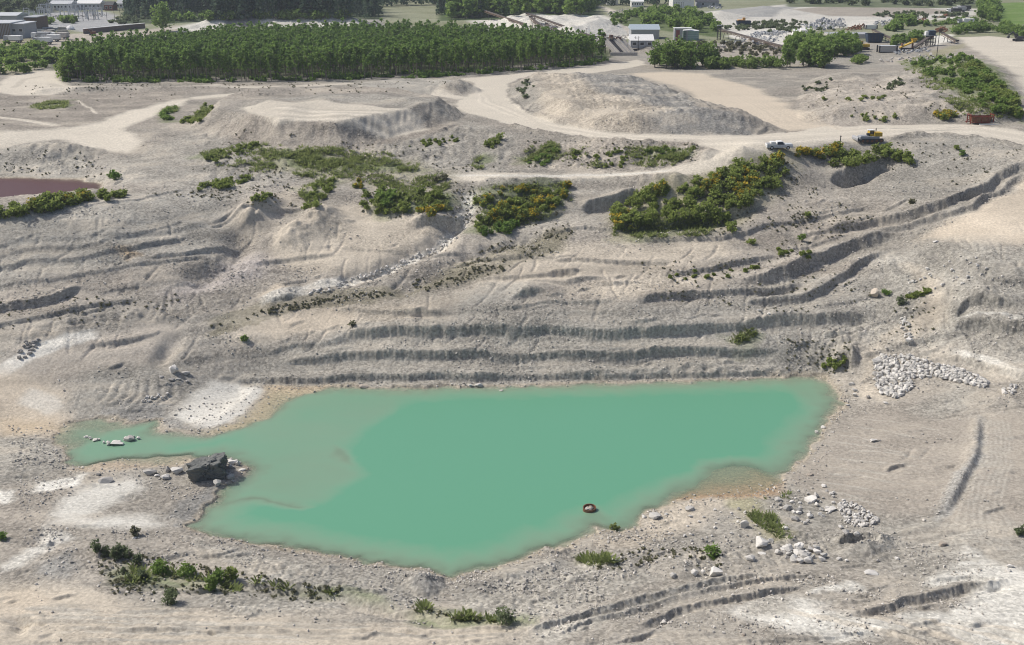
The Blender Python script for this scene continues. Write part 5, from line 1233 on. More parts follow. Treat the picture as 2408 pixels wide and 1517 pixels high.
for k, (pl_, n) in enumerate((([(1540,455),(1560,445),(1580,450),(1560,462)], 4), ([(1640,430),(1680,420),(1690,450),(1650,455)], 10), ([(1700,410),(1760,395),(1790,430),(1770,470),(1740,480),(1720,440)], 16), ([(1800,385),(1845,378),(1850,392),(1810,400)], 7), ([(1445,520),(1480,500),(1490,545),(1450,545)], 7))):
    shrubs(pl_, n, 611 + k, 'yellow flowering broom shrub in the big thicket along the pit rim', 'yellow broom along the pit rim', flowers=1.0, h=1.9, wd=2.2, nproto=2)
shrubs([(1925,372),(1960,366),(2020,362),(2070,356),(2110,356),(2145,388),(2125,390),(2080,374),(2010,392),(1960,392)], 48, 621, 'dark green broom shrub on the spur under the yellow tracked machine', 'green broom under the tracked machine', h=1.8, wd=2.2)
shrubs([(1912,366),(1935,356),(1972,352),(1975,366),(1930,374)], 13, 622, 'yellow flowering broom shrub between the pickup and the tracked machine', 'yellow broom between pickup and tracked machine', flowers=1.2, h=1.8, wd=2.2, nproto=2)
shrubs([(1874,370),(1908,366),(1905,360),(1880,360)], 5, 623, 'low yellow broom shrub beside the road near the pickup', 'yellow broom near the pickup', flowers=1.2, h=1.2, wd=2.0, nproto=2)
T3 = [(1115,545),(1112,465),(1200,438),(1330,455),(1342,480),(1270,505),(1190,548)]
shrubs(T3, 52, 631, 'green broom shrub on the hump right of the dry stream', 'green broom right of the dry stream', h=1.4, wd=1.9)
shrubs(T3[1:], 30, 632, 'yellow flowering broom shrub on the hump right of the dry stream', 'yellow broom right of the dry stream', flowers=.9, h=1.4, wd=1.9)
shrubs([(1120,550),(1200,520),(1230,520),(1200,550),(1150,558)], 16, 633, 'dark shrub at the foot of the hump right of the dry stream', 'dark shrubs at the foot of the hump', 'leaf_dark', h=1.6, wd=2.0)
shrubs([(1322,465),(1336,460),(1338,438),(1324,440)], 3, 634, 'isolated yellow broom shrub near the shaded cutting', 'yellow broom near the shaded cutting', flowers=1.3, h=1.5, wd=1.4, nproto=2)
T4 = [(848,492),(860,455),(950,442),(1030,450),(1062,488),(1000,507),(900,507)]
shrubs(T4, 34, 641, 'green broom shrub on the bank left of the dry stream', 'green broom left of the dry stream', h=1.5, wd=2.0)
shrubs([(980,500),(1010,490),(1060,495),(1050,508),(1000,510)], 8, 642, 'yellow flowering broom shrub on the edge left of the dry stream', 'yellow broom left of the dry stream', flowers=1.1, h=1.3, wd=1.7, nproto=2)
shrubs([(870,490),(900,450),(930,460),(920,500)], 12, 643, 'bright green shrub on the bank left of the dry stream', 'bright shrubs left of the dry stream', 'leaf_mid', h=1.5, wd=2.0)
shrubs([(-30,520),(-20,496),(100,478),(205,460),(228,466),(180,484),(80,507)], 56, 651, 'dark green broom shrub on the bank below the brown pond', 'broom below the brown pond', h=1.8, wd=2.4)
shrubs([(60,492),(150,476),(200,464),(215,470),(130,488)], 12, 652, 'yellow-green broom shrub on the bank below the brown pond', 'yellow-green broom below the brown pond', flowers=.5, h=1.6, wd=2.2, nproto=2)
shrubs([(230,470),(250,460),(300,455),(300,465),(260,474)], 9, 653, 'dark shrub at the right tip of the brown pond bank', 'shrubs at the pond bank tip', h=1.5, wd=2.0)
shrubs([(255,425),(280,422),(278,405),(258,405)], 4, 654, 'dark rounded shrub beside the end of the brown pond', 'shrubs beside the pond end', 'leaf_dark', h=1.6, wd=1.9, nproto=2)
shrubs([(2120,150),(2180,132),(2260,126),(2320,162),(2380,232),(2405,288),(2350,270),(2290,240),(2240,210),(2180,180)], 140, 661, 'green shrub on the overgrown ridge in the upper right', 'shrubs on the overgrown ridge', 'leaf_mid', h=1.6, wd=2.3, leaf=.32)
shrubs([(2270,140),(2330,175),(2385,240),(2405,288),(2350,250),(2300,200)], 50, 662, 'dark broom shrub on the overgrown ridge crest', 'dark broom on the ridge crest', h=1.7, wd=2.3, leaf=.32)
shrubs([(2190,275),(2240,262),(2260,275),(2215,288)], 7, 663, 'yellow broom shrub at the foot of the overgrown ridge', 'yellow broom at the ridge foot', flowers=1.1, h=1.5, wd=2.2, nproto=2)
shrubs([(1960,280),(2020,270),(2120,275),(2150,285),(2000,290)], 12, 664, 'small dark shrub along the foot of the pale terrace', 'shrubs along the terrace foot', h=1.1, wd=1.6)
shrubs([(1885,205),(1960,185),(1940,215),(1895,225)], 18, 665, 'low green shrub on the left shoulder of the pale terrace', 'shrubs on the terrace shoulder', 'sage', h=1.0, wd=1.6)
shrubs([(1930,232),(2080,228),(2080,238),(1940,238)], 14, 666, 'low dark shrub in the line across the pale terrace', 'shrubs across the terrace', h=.9, wd=1.5)
shrubs([(2080,205),(2120,185),(2125,205),(2090,215)], 10, 667, 'green shrub in the middle of the pale terrace', 'shrubs in the terrace middle', 'sage', h=1.0, wd=1.7)
shrubs([(375,275),(410,248),(420,260),(400,290)], 16, 671, 'bright green shrub below the left road bend', 'shrubs below the left road bend', 'leaf_mid', h=1.1, wd=1.9)
shrubs([(425,290),(480,248),(505,252),(475,285),(440,298)], 26, 672, 'dark green shrub on the left flank of the flat stockpile', 'shrubs on the stockpile flank', h=1.1, wd=1.6)
shrubs([(1210,215),(1235,190),(1260,200),(1240,235)], 14, 673, 'dull green shrub at the bend of the main haul road', 'shrubs at the haul road bend', 'sage', h=1.4, wd=2.0)
shrubs([(1240,385),(1275,350),(1310,340),(1305,372),(1280,392)], 20, 674, 'bright green low shrub on the slope under the haul road', 'bright shrubs under the haul road', 'leaf_mid', h=1.0, wd=1.8)
shrubs([(1130,345),(1170,318),(1182,335),(1160,350)], 10, 675, 'dark shrub under the bend of the haul road', 'dark shrubs under the road bend', h=1.4, wd=1.8)
shrubs([(960,345),(1060,320),(1080,335),(1000,350)], 20, 676, 'low dark shrub on the slope between the two roads', 'low shrubs between the roads', h=.8, wd=1.3)
shrubs([(1330,360),(1500,345),(1640,350),(1560,392),(1380,398)], 46, 677, 'small shrub on the stony slope between road and lower track', 'shrubs on the stony slope', h=.8, wd=1.3)
shrubs([(1510,360),(1560,348),(1620,362),(1590,378)], 12, 678, 'bright low shrub near the end of the stony slope', 'bright shrubs on the stony slope', 'leaf_light', h=.7, wd=1.5)
shrubs([(425,450),(500,428),(590,412),(590,430),(520,448)], 34, 681, 'dark shrub in the hollow above the left wall', 'dark shrubs above the left wall', h=1.0, wd=1.8)
shrubs([(700,490),(735,440),(790,420),(780,450),(740,495)], 32, 682, 'dark green shrub in the notch of the far wall', 'shrubs in the wall notch', h=1.1, wd=1.7)
shrubs([(590,470),(640,448),(650,462),(610,478)], 12, 683, 'green shrub above the tan spur of the far wall', 'shrubs above the tan spur', h=1.0, wd=1.6)
shrubs([(470,380),(540,345),(600,330),(615,345),(540,385)], 28, 684, 'dark green shrub below the flat stockpile', 'shrubs below the flat stockpile', h=1.0, wd=1.6)
shrubs([(1015,425),(1060,410),(1062,420),(1030,428)], 7, 685, 'brownish shrub at the head of the dry stream', 'shrubs at the dry stream head', 'olive', h=1.0, wd=1.8)
shrubs([(830,470),(850,440),(852,425),(838,430)], 5, 686, 'yellowish shrub left of the overgrown bank', 'yellowish shrubs left of the bank', flowers=.6, h=1.0, wd=1.3, nproto=2)
shrubs([(1700,535),(1725,530),(1735,545),(1710,552)], 6, 687, 'dark shrub at the lower right tip of the rim thicket', 'shrubs at the thicket tip', h=1.3, wd=1.8)
shrubs([(1560,112),(1700,102),(1830,120),(1830,132),(1560,134)], 70, 688, 'x', 'x', 'olive', h=2.2, wd=3.0, leaf=.5)
shrubs([(1640,70),(1760,48),(1900,62),(1960,58),(1990,74),(1850,80)], 46, 689, 'x', 'x', 'sage', h=1.6, wd=3.2, leaf=.5)
shrubs([(1690,70),(1780,54),(1900,48),(1900,58),(1760,72)], 60, 689, 'x', 'x', 'sage', h=1.8, wd=3.4, leaf=.5)
shrubs([(2140,54),(2290,46),(2300,58),(2150,64)], 50, 688, 'x', 'x', 'leaf_mid', h=2.0, wd=3.6, leaf=.5)
shrubs([(-10,128),(110,116),(110,104),(-10,110)], 40, 687, 'x', 'x', 'leaf_mid', h=2.4, wd=3.2, leaf=.5)
shrubs([(2040,36),(2140,28),(2290,34),(2260,42),(2100,44)], 50, 686, 'x', 'x', 'sage', h=1.6, wd=3.8, leaf=.6)
shrubs([(250,58),(345,56),(360,40),(280,40)], 24, 685, 'x', 'x', 'sage', h=1.6, wd=3.4, leaf=.6)
shrubs([(1440,62),(1490,60),(1480,40),(1430,34)], 22, 684, 'x', 'x', 'leaf_mid', h=2.4, wd=3.0, leaf=.6)
def single(u, v, h, wd, mat, label, seed, dens=1.2, leaf=.22, name='shrub', flowers=0):
    t = shrub_proto(seed, h, wd, leaf, M[mat], label, 'shrub', None, dens, flowers, name); p = at(u, v); t.location = (p.x, p.y, p.z - .05); return t
for q in ((403,1420,2.0,2.1,'sage','round grey-green bush standing alone on the bottom left slope',701,2.6,.16), (575,801,1.2,1.4,'leaf_dark','lone dark bush on the ledge left of the lower benches',702), (828,768,1.3,1.3,'olive','thin brownish bush on the top bench at left',703), (1765,573,1.0,2.2,'broom','lone low bush on the pale ledge under the rim thicket',704),
          (1886,568,1.8,1.7,'leaf_mid','bright green bush on the slope under the diagonal ledge',705), (2118,716,2.0,2.0,'sage','grey-green bush right of the tall tan boulder',706), (1675,1312,2.0,2.2,'leaf_dark','dark green bush on the lakeside flat left of the long boulder',707,2.2,.18), (1185,1465,1.9,2.8,'sage','dull green bush at the bottom beside the grey bank',708,2.2,.18), (4,1268,1.3,1.6,'leaf_dark','dark bush at the left edge near the white mud',709),
          (318,1260,1.5,1.3,'olive','withered brown-green bush below the white mud',710), (2085,692,.9,2.0,'leaf_dark','dark low bush in the shade of the tall tan boulder',711), (2398,1258,1.6,1.4,'sage','grey-green bush at the right edge of the track',712), (2145,480,1.3,1.6,'olive','sparse olive bush above the diagonal ledge',713), (1900,510,1.3,1.4,'broom','dark bush below the thorny spur',714), (2250,352,1.2,1.6,'broom','olive bush right of the tracked machine on the pit edge',715), (2262,365,1.4,1.6,'leaf_dark','dark round bush right of the tracked machine on the slope',716),
          (498,1390,2.3,1.6,'leaf_light','vivid yellow-green upright bush in the foreground row',717,2.2,.18), (515,1368,1.7,1.9,'leaf_mid','mid green bush behind the vivid upright one',718,2.0,.18), (545,1362,1.8,1.6,'broom','dark green bush at the right end of the foreground row',719,2.0,.18), (375,1346,1.8,2.6,'leaf_mid','largest green bush in the middle of the foreground row',720,2.6,.18), (438,1352,1.7,2.4,'leaf_mid','rounded green bush right of the largest one in the foreground row',721,2.2,.18), (1445,1247,.9,1.2,'grass','small grassy tuft on the muddy spit',722)):
    single(*q[:7], **(dict(dens=q[7], leaf=q[8]) if len(q) > 7 else {}))
shrubs([(222,1300),(250,1285),(330,1318),(335,1330),(290,1325)], 10, 731, 'thin grey-green sapling at the left end of the foreground row', 'saplings in the foreground row', 'sage', h=1.6, wd=1.2, leaf=.15, dens=1.3, name='sapling')
shrubs([(285,1345),(330,1335),(360,1360),(300,1365)], 6, 732, 'small dull green sapling in front of the foreground row', 'small saplings in the foreground', 'sage', h=.8, wd=.8, leaf=.13, name='sapling')
shrubs([(2130,700),(2180,678),(2190,690),(2150,705)], 14, 733, 'low dark shrub in the line on the right slope', 'low shrubs on the right slope', h=.7, wd=1.1)
shrubs([(1930,860),(1970,840),(1990,850),(1975,870),(1940,870)], 16, 734, 'dark small shrub beside the rounded knob above the lake corner', 'shrubs beside the rounded knob', h=.8, wd=1.0)
shrubs([(1820,585),(1880,590),(1940,600),(1900,610),(1830,600)], 14, 735, 'small dark shrub on the slope under the diagonal ledge', 'small shrubs under the diagonal ledge', h=.7, wd=1.0)
shrubs([(1565,660),(1600,640),(1780,630),(1790,645),(1680,655)], 16, 736, 'small dark shrub on the upper benches', 'small shrubs on the upper benches', h=.7, wd=1.0)
print('shrubs', round(time.time() - T0, 1))

# grass and weeds: nobody could count them
def tuft(seed, n=9, h=.45, spread=.28):
    r = np.random.default_rng(seed); V = []
    for k in range(n):
        a = r.random() * 6.28; b = np.array([math.cos(a), math.sin(a), 0]) * spread * r.random()
        t = b + np.array([math.cos(a) * .38, math.sin(a) * .38, h * r.uniform(.5, 1.0)]); s = np.array([-math.sin(a), math.cos(a), 0]) * .07
        V += [b - s, b + s, t + s * .5, t - s * .5]
    return np.array(V), np.arange(4 * n).reshape(n, 4)
TUFT = [tuft(800 + k) for k in range(6)]; WEED = []
for k in range(6):
    WEED.append(crown_arrays(820 + k, 4, 6, .16, .22, .14, .14, .17))
def weeds(name, label, cat, polys, protos, mat, seed, smin, smax):
    pts = []
    for k, (pl_, n) in enumerate(polys): pts += scatter_uv(pl_, n, seed + k)
    P = hit(pts, A1, L1, ZG); P = P[P[:, 2] > LAKE_Z + .1]
    g = np.random.default_rng(seed); keep = vnoise(P[:, 0] / 4.0, P[:, 1] / 3.0, seed) + g.normal(size=len(P)) * .22 > .02
    P = P[keep]
    V, Fq = merge(protos, P, g.uniform(smin, smax, len(P)), g.random(len(P)) * 6.28)
    tag(mesh_np(name, V, Fq, mat), label, cat, None, 'stuff')
weeds('grass', 'patches of green grass on the plateau and slopes', 'grass', [(g, n) for g, n in zip(GRASS, (900, 260, 150, 150, 420, 350, 1100, 120, 160, 220, 300, 400, 110, 50, 90, 40, 420, 60))], TUFT, M['grass'], 851, .8, 1.7)
weeds('reeds', 'green reeds and dry grass in the gully by the lake', 'reeds', [([(1770,1185),(1800,1165),(1850,1160),(1855,1172),(1810,1190),(1830,1230),(1870,1262),(1840,1270),(1780,1235),(1750,1200)], 240)], TUFT, M['grass'], 852, .5, 1.2)
weeds('weeds', 'small dark weeds dotted over the slopes and benches', 'weeds', [
    ([(880,700),(960,668),(1060,620),(1180,570),(1290,540),(1350,545),(1310,590),(1180,640),(1000,690)], 600), ([(480,775),(640,722),(800,694),(960,678),(960,690),(640,740)], 260), ([(560,300),(900,340),(1200,380),(1200,400),(700,440),(450,400)], 700),
    ([(1240,330),(1640,335),(1640,380),(1240,400)], 420), ([(850,430),(1340,430),(1340,540),(850,510)], 420), ([(1880,200),(2200,190),(2280,285),(1900,280)], 330), ([(0,210),(440,205),(420,235),(0,300)], 110), ([(0,350),(240,360),(240,420),(0,415)], 200),
    ([(1440,500),(1860,380),(2000,500),(1700,560)], 600), ([(2050,330),(2408,350),(2300,440),(2080,420)], 260), ([(1900,480),(2080,500),(1980,560),(1750,600)], 260), ([(1500,620),(1900,600),(2080,700),(1900,740),(1500,700)], 280), ([(1850,800),(2000,800),(2000,880),(1850,880)], 160), ([(300,460),(700,430),(700,500),(500,470)], 300),
    ([(0,700),(420,690),(420,760),(0,780)], 160), ([(200,1290),(560,1340),(1200,1460),(1180,1470),(560,1400),(260,1400)], 420), ([(1400,1300),(1700,1280),(1700,1340),(1400,1340)], 120), ([(60,200),(1100,192),(1100,200),(60,215)], 320), ([(550,205),(1000,195),(900,220),(560,225)], 120), ([(2100,700),(2200,680),(2200,780),(2080,800)], 90)],
    WEED, M['olive'], 853, .3, 1.1)
weeds('undergrowth', 'dark green undergrowth along the foot of the plantation', 'undergrowth', [([(140,194),(400,195),(700,192),(1000,183),(1250,167),(1430,148),(1430,138),(1250,156),(1000,170),(700,178),(400,182),(150,180)], 1300)], [crown_arrays(870 + k, 5, 7, .35, .8, .3, .4, .45) for k in range(5)], M['leaf_dark'], 871, .6, 1.4)
weeds('meadow_grass', 'sparse green grass over the slope between the haul road and the pit', 'grass', [([(560,335),(720,345),(880,352),(1010,392),(1060,420),(1050,450),(900,440),(760,420),(640,410),(470,385)], 2300), ([(1230,340),(1420,345),(1640,350),(1580,392),(1250,400)], 700), ([(1130,440),(1330,430),(1345,485),(1290,515),(1130,550)], 700), ([(850,445),(1050,440),(1060,495),(880,505)], 500), ([(2110,150),(2270,128),(2400,280),(2260,270)], 1300), ([(1440,505),(1700,500),(1690,550),(1440,556)], 500)], TUFT, M['grass'], 861, .6, 1.5)
print('weeds', round(time.time() - T0, 1))
# ------------------------------------------------------------------ low scattered shrubs past the countable ones: one object
def build_pool():
    Vs, Fs, mi, base, mats = [], [], [], 0, []
    for mat, lst in POOL.items():
        mats.append(M[mat])
        for V, Fq in lst:
            Vs.append(V); Fs.append(Fq + base); mi.append(np.full(len(Fq), len(mats) - 1)); base += len(V)
    o = mesh_np('low_shrubs', np.concatenate(Vs), np.concatenate(Fs), mats, np.concatenate(mi))
    tag(o, 'low scattered green and olive shrubs over the slopes and banks', 'shrubs', None, 'stuff')
build_pool()
# ------------------------------------------------------------------ vehicles and machines on the haul road
def wheel(parent, x, y, r, wd, n=14):
    t = MB(); t.tube((x, y - wd / 2, r), (x, y + wd / 2, r), r, r, n); w = t.build('wheel', M['black'], parent)
    h = MB(); h.tube((x, y - wd / 2 - .012, r), (x, y + wd / 2 + .012, r), r * .55, r * .55, 10); h.build('rim', M['lightgrey'], w)
def pickup():
    p = at(1831, 350)
    t = thing('pickup_truck', 'white pickup truck parked on the near edge of the haul road', 'pickup truck', p, .03)
    t.scale = (.93, .93, .93)
    L = 5.4
    b = MB()      # lower body, long box; bonnet towards +x
    b.box((0, 0, .62), (L, 1.85, .50), taper=.98); b.box((1.95, 0, .98), (1.45, 1.75, .26), taper=.92); b.build('body', M['lightgrey'], t, .05)
    c = MB(); x0 = .15
    P = [(-.75, -.86, .86), (1.35, -.86, .90), (1.35, .86, .90), (-.75, .86, .86), (-.55, -.70, 1.62), (.55, -.70, 1.66), (.55, .70, 1.66), (-.55, .70, 1.62)]
    c.add(P, [(3, 2, 1, 0), (4, 5, 6, 7), (0, 1, 5, 4), (1, 2, 6, 5), (2, 3, 7, 6), (3, 0, 4, 7)]); cab = c.build('cab', M['white'], t, .05)
    for s in (-1, 1):
        g = MB(); g.add([(-.55, s * .852, .98), (.95, s * .852, 1.0), (.48, s * .735, 1.54), (-.45, s * .735, 1.52)], [(0, 1, 2, 3)]); g.build('side_window', M['glass'], cab)
    g = MB(); g.add([(1.25, -.72, .99), (1.25, .72, .99), (.62, .62, 1.58), (.62, -.62, 1.58)], [(0, 1, 2, 3)]); g.build('windscreen', M['glass'], cab)
    bd = MB(); bd.box((-1.72, .86, .98), (1.85, .07, .28)); bd.box((-1.72, -.86, .98), (1.85, .07, .28)); bd.box((-2.63, 0, .98), (.07, 1.72, .28)); bd.build('bed', M['white'], t)
    tb = MB(); tb.box((-1.35, 0, 1.22), (.95, 1.5, .62)); tb.build('toolbox', M['white'], t, .04)
    tb = MB(); tb.box((-2.2, 0, 1.05), (.6, 1.2, .3)); tb.build('load', M['grey'], t)
    for x in (-1.65, 1.70):
        for s in (-1, 1): wheel(t, x, s * .80, .37, .25)
    for s in (-1, 1):
        m = MB(); m.box((2.69, s * .65, .72), (.04, .34, .16)); m.build('headlight', M['lightgrey'], t)
    m = MB(); m.box((2.72, 0, .45), (.08, 1.8, .18)); m.build('bumper', M['grey'], t)
pickup()
def crawler():
    p = at(2044, 334)
    t = thing('tracked_loader', 'yellow and grey tracked machine standing at the edge of the pit', 'tracked machine', p, .12)
    for s in (-1, 1):
        m = MB(); pr = [(-2.5, .45), (-2.2, .12), (2.0, .05), (2.45, .35), (2.3, .82), (-2.2, .86)]
        P = [(x, s * 1.05 + o, z) for o in (-.25, .25) for x, z in pr]; n = len(pr)
        m.add(P, [(k, (k + 1) % n, n + (k + 1) % n, n + k) for k in range(n)] + [tuple(range(n - 1, -1, -1)), tuple(range(n, 2 * n))])
        tr = m.build('track', M['dark'], t)
        for k in range(5):
            w = MB(); w.tube((-1.9 + k * .95, s * 1.05 - .29, .42), (-1.9 + k * .95, s * 1.05 + .29, .42), .26, .26, 10); w.build('roller', M['rust'], tr)
    d = MB(); d.box((-.3, 0, 1.0), (4.0, 1.7, .42)); d.box((-1.3, 0, 1.28), (1.6, 1.3, .25)); d.build('deck', M['grey'], t, .04)
    e = MB(); e.box((1.45, 0, 1.55), (1.7, 1.6, .8), taper=.95); e.build('engine_cover', M['yellow'], t, .05)
    c = MB(); c.box((.25, .2, 1.75), (1.1, 1.2, 1.15), taper=.88); cab = c.build('cab', M['yellow'], t, .05)
    for s in (-1, 1):
        g = MB(); g.box((.25, .2 + s * .575, 1.9), (.75, .02, .55)); g.build('window', M['glass'], cab)
    g = MB(); g.box((.22, .2, 2.37), (1.15, 1.15, .07)); g.build('roof', M['white'], cab)
    x = MB(); x.tube((1.0, -.35, 1.9), (1.0, -.35, 2.85), .06, .06, 8); x.tube((1.0, -.35, 2.3), (1.0, -.35, 2.7), .10, .10, 8); x.build('exhaust', M['dark'], t)
    s_ = MB(); s_.box((-.55, -.3, 1.55), (.5, .5, .55)); s_.build('seat', M['dark'], t)
    a = MB()
    for s in (-1, 1): a.bar((-.2, s * .8, 1.2), (-2.6, s * .8, .75), .16)
    a.build('lift_arm', M['grey'], t)
    bl = MB()
    prof = [(-2.75, .25), (-3.05, .55), (-3.1, .95), (-2.95, 1.25), (-2.80, 1.25), (-2.9, .95), (-2.85, .6), (-2.65, .3)]; n = len(prof)
    P = [(q[0], o, q[1]) for o in (-1.4, 1.4) for q in prof]
    bl.add(P, [(k, (k + 1) % n, n + (k + 1) % n, n + k) for k in range(n)]); bl.build('blade', M['grey'], t)
crawler()
def skip_frame():
    p = at(2304, 290); k = mpp(p)
    t = thing('loading_frame', 'rust red steel loading hopper on legs beside the haul road', 'steel hopper', p, .02)
    L, W, H = 4.9, 1.8, 2.0
    f = MB()
    for x in (-L / 2, L / 2):
        for y in (-W / 2, W / 2): f.box((x, y, H / 2), (.16, .16, H))
        f.box((x, 0, H - .1), (.16, W, .16))
    for y in (-W / 2, W / 2): f.box((0, y, H - .45), (L, .14, .14)); f.box((0, y, .28), (L, .14, .14))
    f.build('frame', M['red'], t)
    b = MB()
    P = [(-L / 2 + .5, -.75, .35), (L / 2 - .5, -.75, .35), (L / 2 - .5, .75, .35), (-L / 2 + .5, .75, .35), (-L / 2 + .2, -.86, 1.45), (L / 2 - .2, -.86, 1.45), (L / 2 - .2, .86, 1.45), (-L / 2 + .2, .86, 1.45)]
    b.add(P, [(3, 2, 1, 0), (0, 1, 5, 4), (1, 2, 6, 5), (2, 3, 7, 6), (3, 0, 4, 7)]); b.build('bin', M['rust'], t)
    for x in (-1.3, 0, 1.3):
        s = MB(); s.box((x, -.86, .9), (.10, .10, 1.1)); s.build('rib', M['red'], t)
    q = MB(); q.bar((-L / 2, 0, .9), (-L / 2 - .7, 0, .3), .14); q.build('drawbar', M['red'], t)
    d = MB(); d.box((1.4, -1.6, .04), (4.2, .5, .12)); o = d.build('steel_plank', M['lightgrey'], None); o.location = p; tag(o, 'long pale steel plank lying in front of the red hopper', 'plank')
skip_frame()
def post(u, v, h, r, mat, label, name='post', cat='post', group=None):
    p = at(u, v); t = thing(name, label, cat, p, 0, group)
    m = MB(); m.tube((0, 0, -.1), (0, 0, h), r, r * .7, 8); m.build('shaft', M[mat], t)
    m = MB(); m.box((0, 0, h + .04), (r * 3, r * 3, .14)); m.build('cap', M[mat], t)
post(1976, 332, .95, .10, 'dark', 'short dark marker post left of the tracked machine', 'marker_post', 'marker post')
def drum():
    p = on_water(at(1386, 1200)); t = thing('rusty_drum', 'rusty round drum ring full of rubble standing in the lake', 'drum', (p.x, p.y, LAKE_Z - .35), .3)
    m = MB(); n = 20; P = []
    for r, z in ((.80, 0), (.80, .78), (.70, .78), (.70, .1)): P += [(r * math.cos(2 * PI * k / n), r * math.sin(2 * PI * k / n) * .8, z + .12 * math.sin(2 * PI * k / n)) for k in range(n)]
    m.add(P, [(a * n + k, a * n + (k + 1) % n, (a + 1) * n + (k + 1) % n, (a + 1) * n + k) for a in range(3) for k in range(n)]); m.build('ring', M['rust'], t)
    for k in range(7):
        o = bpy.data.objects.new('stone', RM[('rock_tan', 'rock_white', 'rock_dark')[k % 3]][k]); COL.objects.link(o); o.parent = t
        a = k * 2.4; o.location = (.38 * math.cos(a) * (k > 0), .3 * math.sin(a) * (k > 0), .35); o.scale = (.5, .5, .5)
drum()
# ------------------------------------------------------------------ buildings and plant beyond the plateau
def building(name, label, u0, u1, v, h, depth, wall, roof, kind='flat', hr=1.2, cat='building', nwin=0, door=False, rz=0.0, over=.3, strips=0, group=None):
    p = at((u0 + u1) / 2, v); wd = (u1 - u0) * mpp(p)
    t = thing(name, label, cat, (p.x, p.y, p.z - .1), rz, group)
    m = MB(); m.box((0, depth / 2, h / 2), (wd, depth, h)); wl = m.build('wall', M[wall], t)
    r = MB()
    if kind == 'flat': r.box((0, depth / 2, h + .16), (wd + 2 * over, depth + 2 * over, .32))
    else: r.gable((0, depth / 2, h), (wd, depth), hr, over)
    r.build('roof', M[roof], t)
    for k in range(nwin):
        x = -wd / 2 + wd * (k + .5) / nwin
        f = MB(); f.box((x, -.02, h * .58), (min(1.5, wd / nwin * .55), .06, 1.1)); ww = f.build('window', M['white'], t)
        g = MB(); g.box((x, -.045, h * .58), (min(1.3, wd / nwin * .48), .04, .9)); g.build('pane', M['glass'], ww)
    if door:
        d = MB(); d.box((wd * .3, -.03, 1.1), (2.2, .08, 2.2)); d.build('door', M['grey'], t)
    if strips:
        s = MB()
        for k in range(strips):
            x = -wd / 2 + wd * (k + .5) / strips; s.box((x, -.05, h / 2), (wd / strips * .45, .07, h - .2))
        s.build('cladding', M['brown'], t)
    return t, wd
t, wd = building('slatted_building', 'grey industrial hall with brown slatted front at the left edge', -70, 27, 91, 5.6, 14, 'grey', 'lightgrey', strips=26)
building('flat_annex', 'grey flat-roofed annex with a small dark window beside the slatted hall', 28, 59, 90, 5.2, 12, 'grey', 'lightgrey', nwin=2)
building('slatted_tower', 'tall brown slatted block behind the grey annex', 60, 88, 75, 5.6, 12, 'brown', 'grey', strips=12)
building('long_grey_hall', 'long low grey hall behind the slatted hall at the left edge', -80, 42, 60, 4.2, 12, 'grey', 'lightgrey', kind='gable', hr=1.0)
def long_wall():
    a, b = at(197, 80), at(341, 66)
    t = thing('retaining_wall', 'long brown retaining wall with white coping left of the big round tree', 'wall', (0, 0, 0))
    m = MB(); m.bar((a.x, a.y, a.z + .9), (b.x, b.y, b.z + .9), .5, 2.0); m.build('wall', M['purple'], t)
    c = MB(); c.bar((a.x, a.y, a.z + 1.98), (b.x, b.y, b.z + 1.98), 1.1, .16); c.build('coping', M['white'], t)
long_wall()
def dome(u, v, r, label, mat='tarp'):
    p = at(u, v); t = thing('tarpaulin_dome', label, 'tarpaulin dome', p)
    n = 14; P = [(0, 0, r * .95)]; Fs = []
    for j, (q, z) in enumerate(((.45, .8), (.8, .5), (1.0, 0))):
        P += [(r * q * math.cos(2 * PI * k / n), r * q * math.sin(2 * PI * k / n), r * z * (.92 + .08 * (k % 2))) for k in range(n)]
    Fs = [(0, 1 + k, 1 + (k + 1) % n) for k in range(n)] + [(1 + j * n + k, 1 + j * n + (k + 1) % n, 1 + (j + 1) * n + (k + 1) % n, 1 + (j + 1) * n + k) for j in range(2) for k in range(n)]
    MB().add(P, [f[::-1] if len(f) == 3 else f for f in Fs]).build('cover', M[mat], t)
    m = MB(); m.tube((0, 0, -.05), (0, 0, .25), r * 1.04, r * 1.02, n); m.build('kerb', M['concrete'], t)
dome(165, 70, 1.9, 'white tarpaulin dome in the yard below the steel frames')
# steel frames of the switch yard
def gantry(u, v, h, wd, label):
    p = at(u, v); t = thing('steel_gantry', label, 'steel frame', p, 0, 'steel frames of the switch yard')
    for x in (-wd / 2, wd / 2):
        m = MB()
        for y in (-.35, .35): m.box((x, y, h / 2), (.14, .14, h))
        for k in range(5): m.bar((x, -.35, h * k / 5), (x, .35, h * (k + 1) / 5), .08)
        m.build('post', M['lightgrey'], t)
    b = MB(); b.box((0, -.35, h - .2), (wd, .14, .14)); b.box((0, .35, h - .2), (wd, .14, .14)); b.box((0, 0, h - .9), (wd, .10, .10)); b.build('beam', M['lightgrey'], t)
    s = MB()
    for k in range(4): s.tube((-wd / 2 + wd * (k + .5) / 4, 0, h - .2), (-wd / 2 + wd * (k + .5) / 4, 0, h + .7), .12, .06, 6)
    s.build('insulator', M['grey'], t)
gr = random.Random(3)
for k in range(30):
    gantry(gr.uniform(60, 240), gr.uniform(28, 46), gr.uniform(2.2, 4.6), gr.uniform(2.5, 5), 'grey lattice steel frame of the switch yard at the top left')
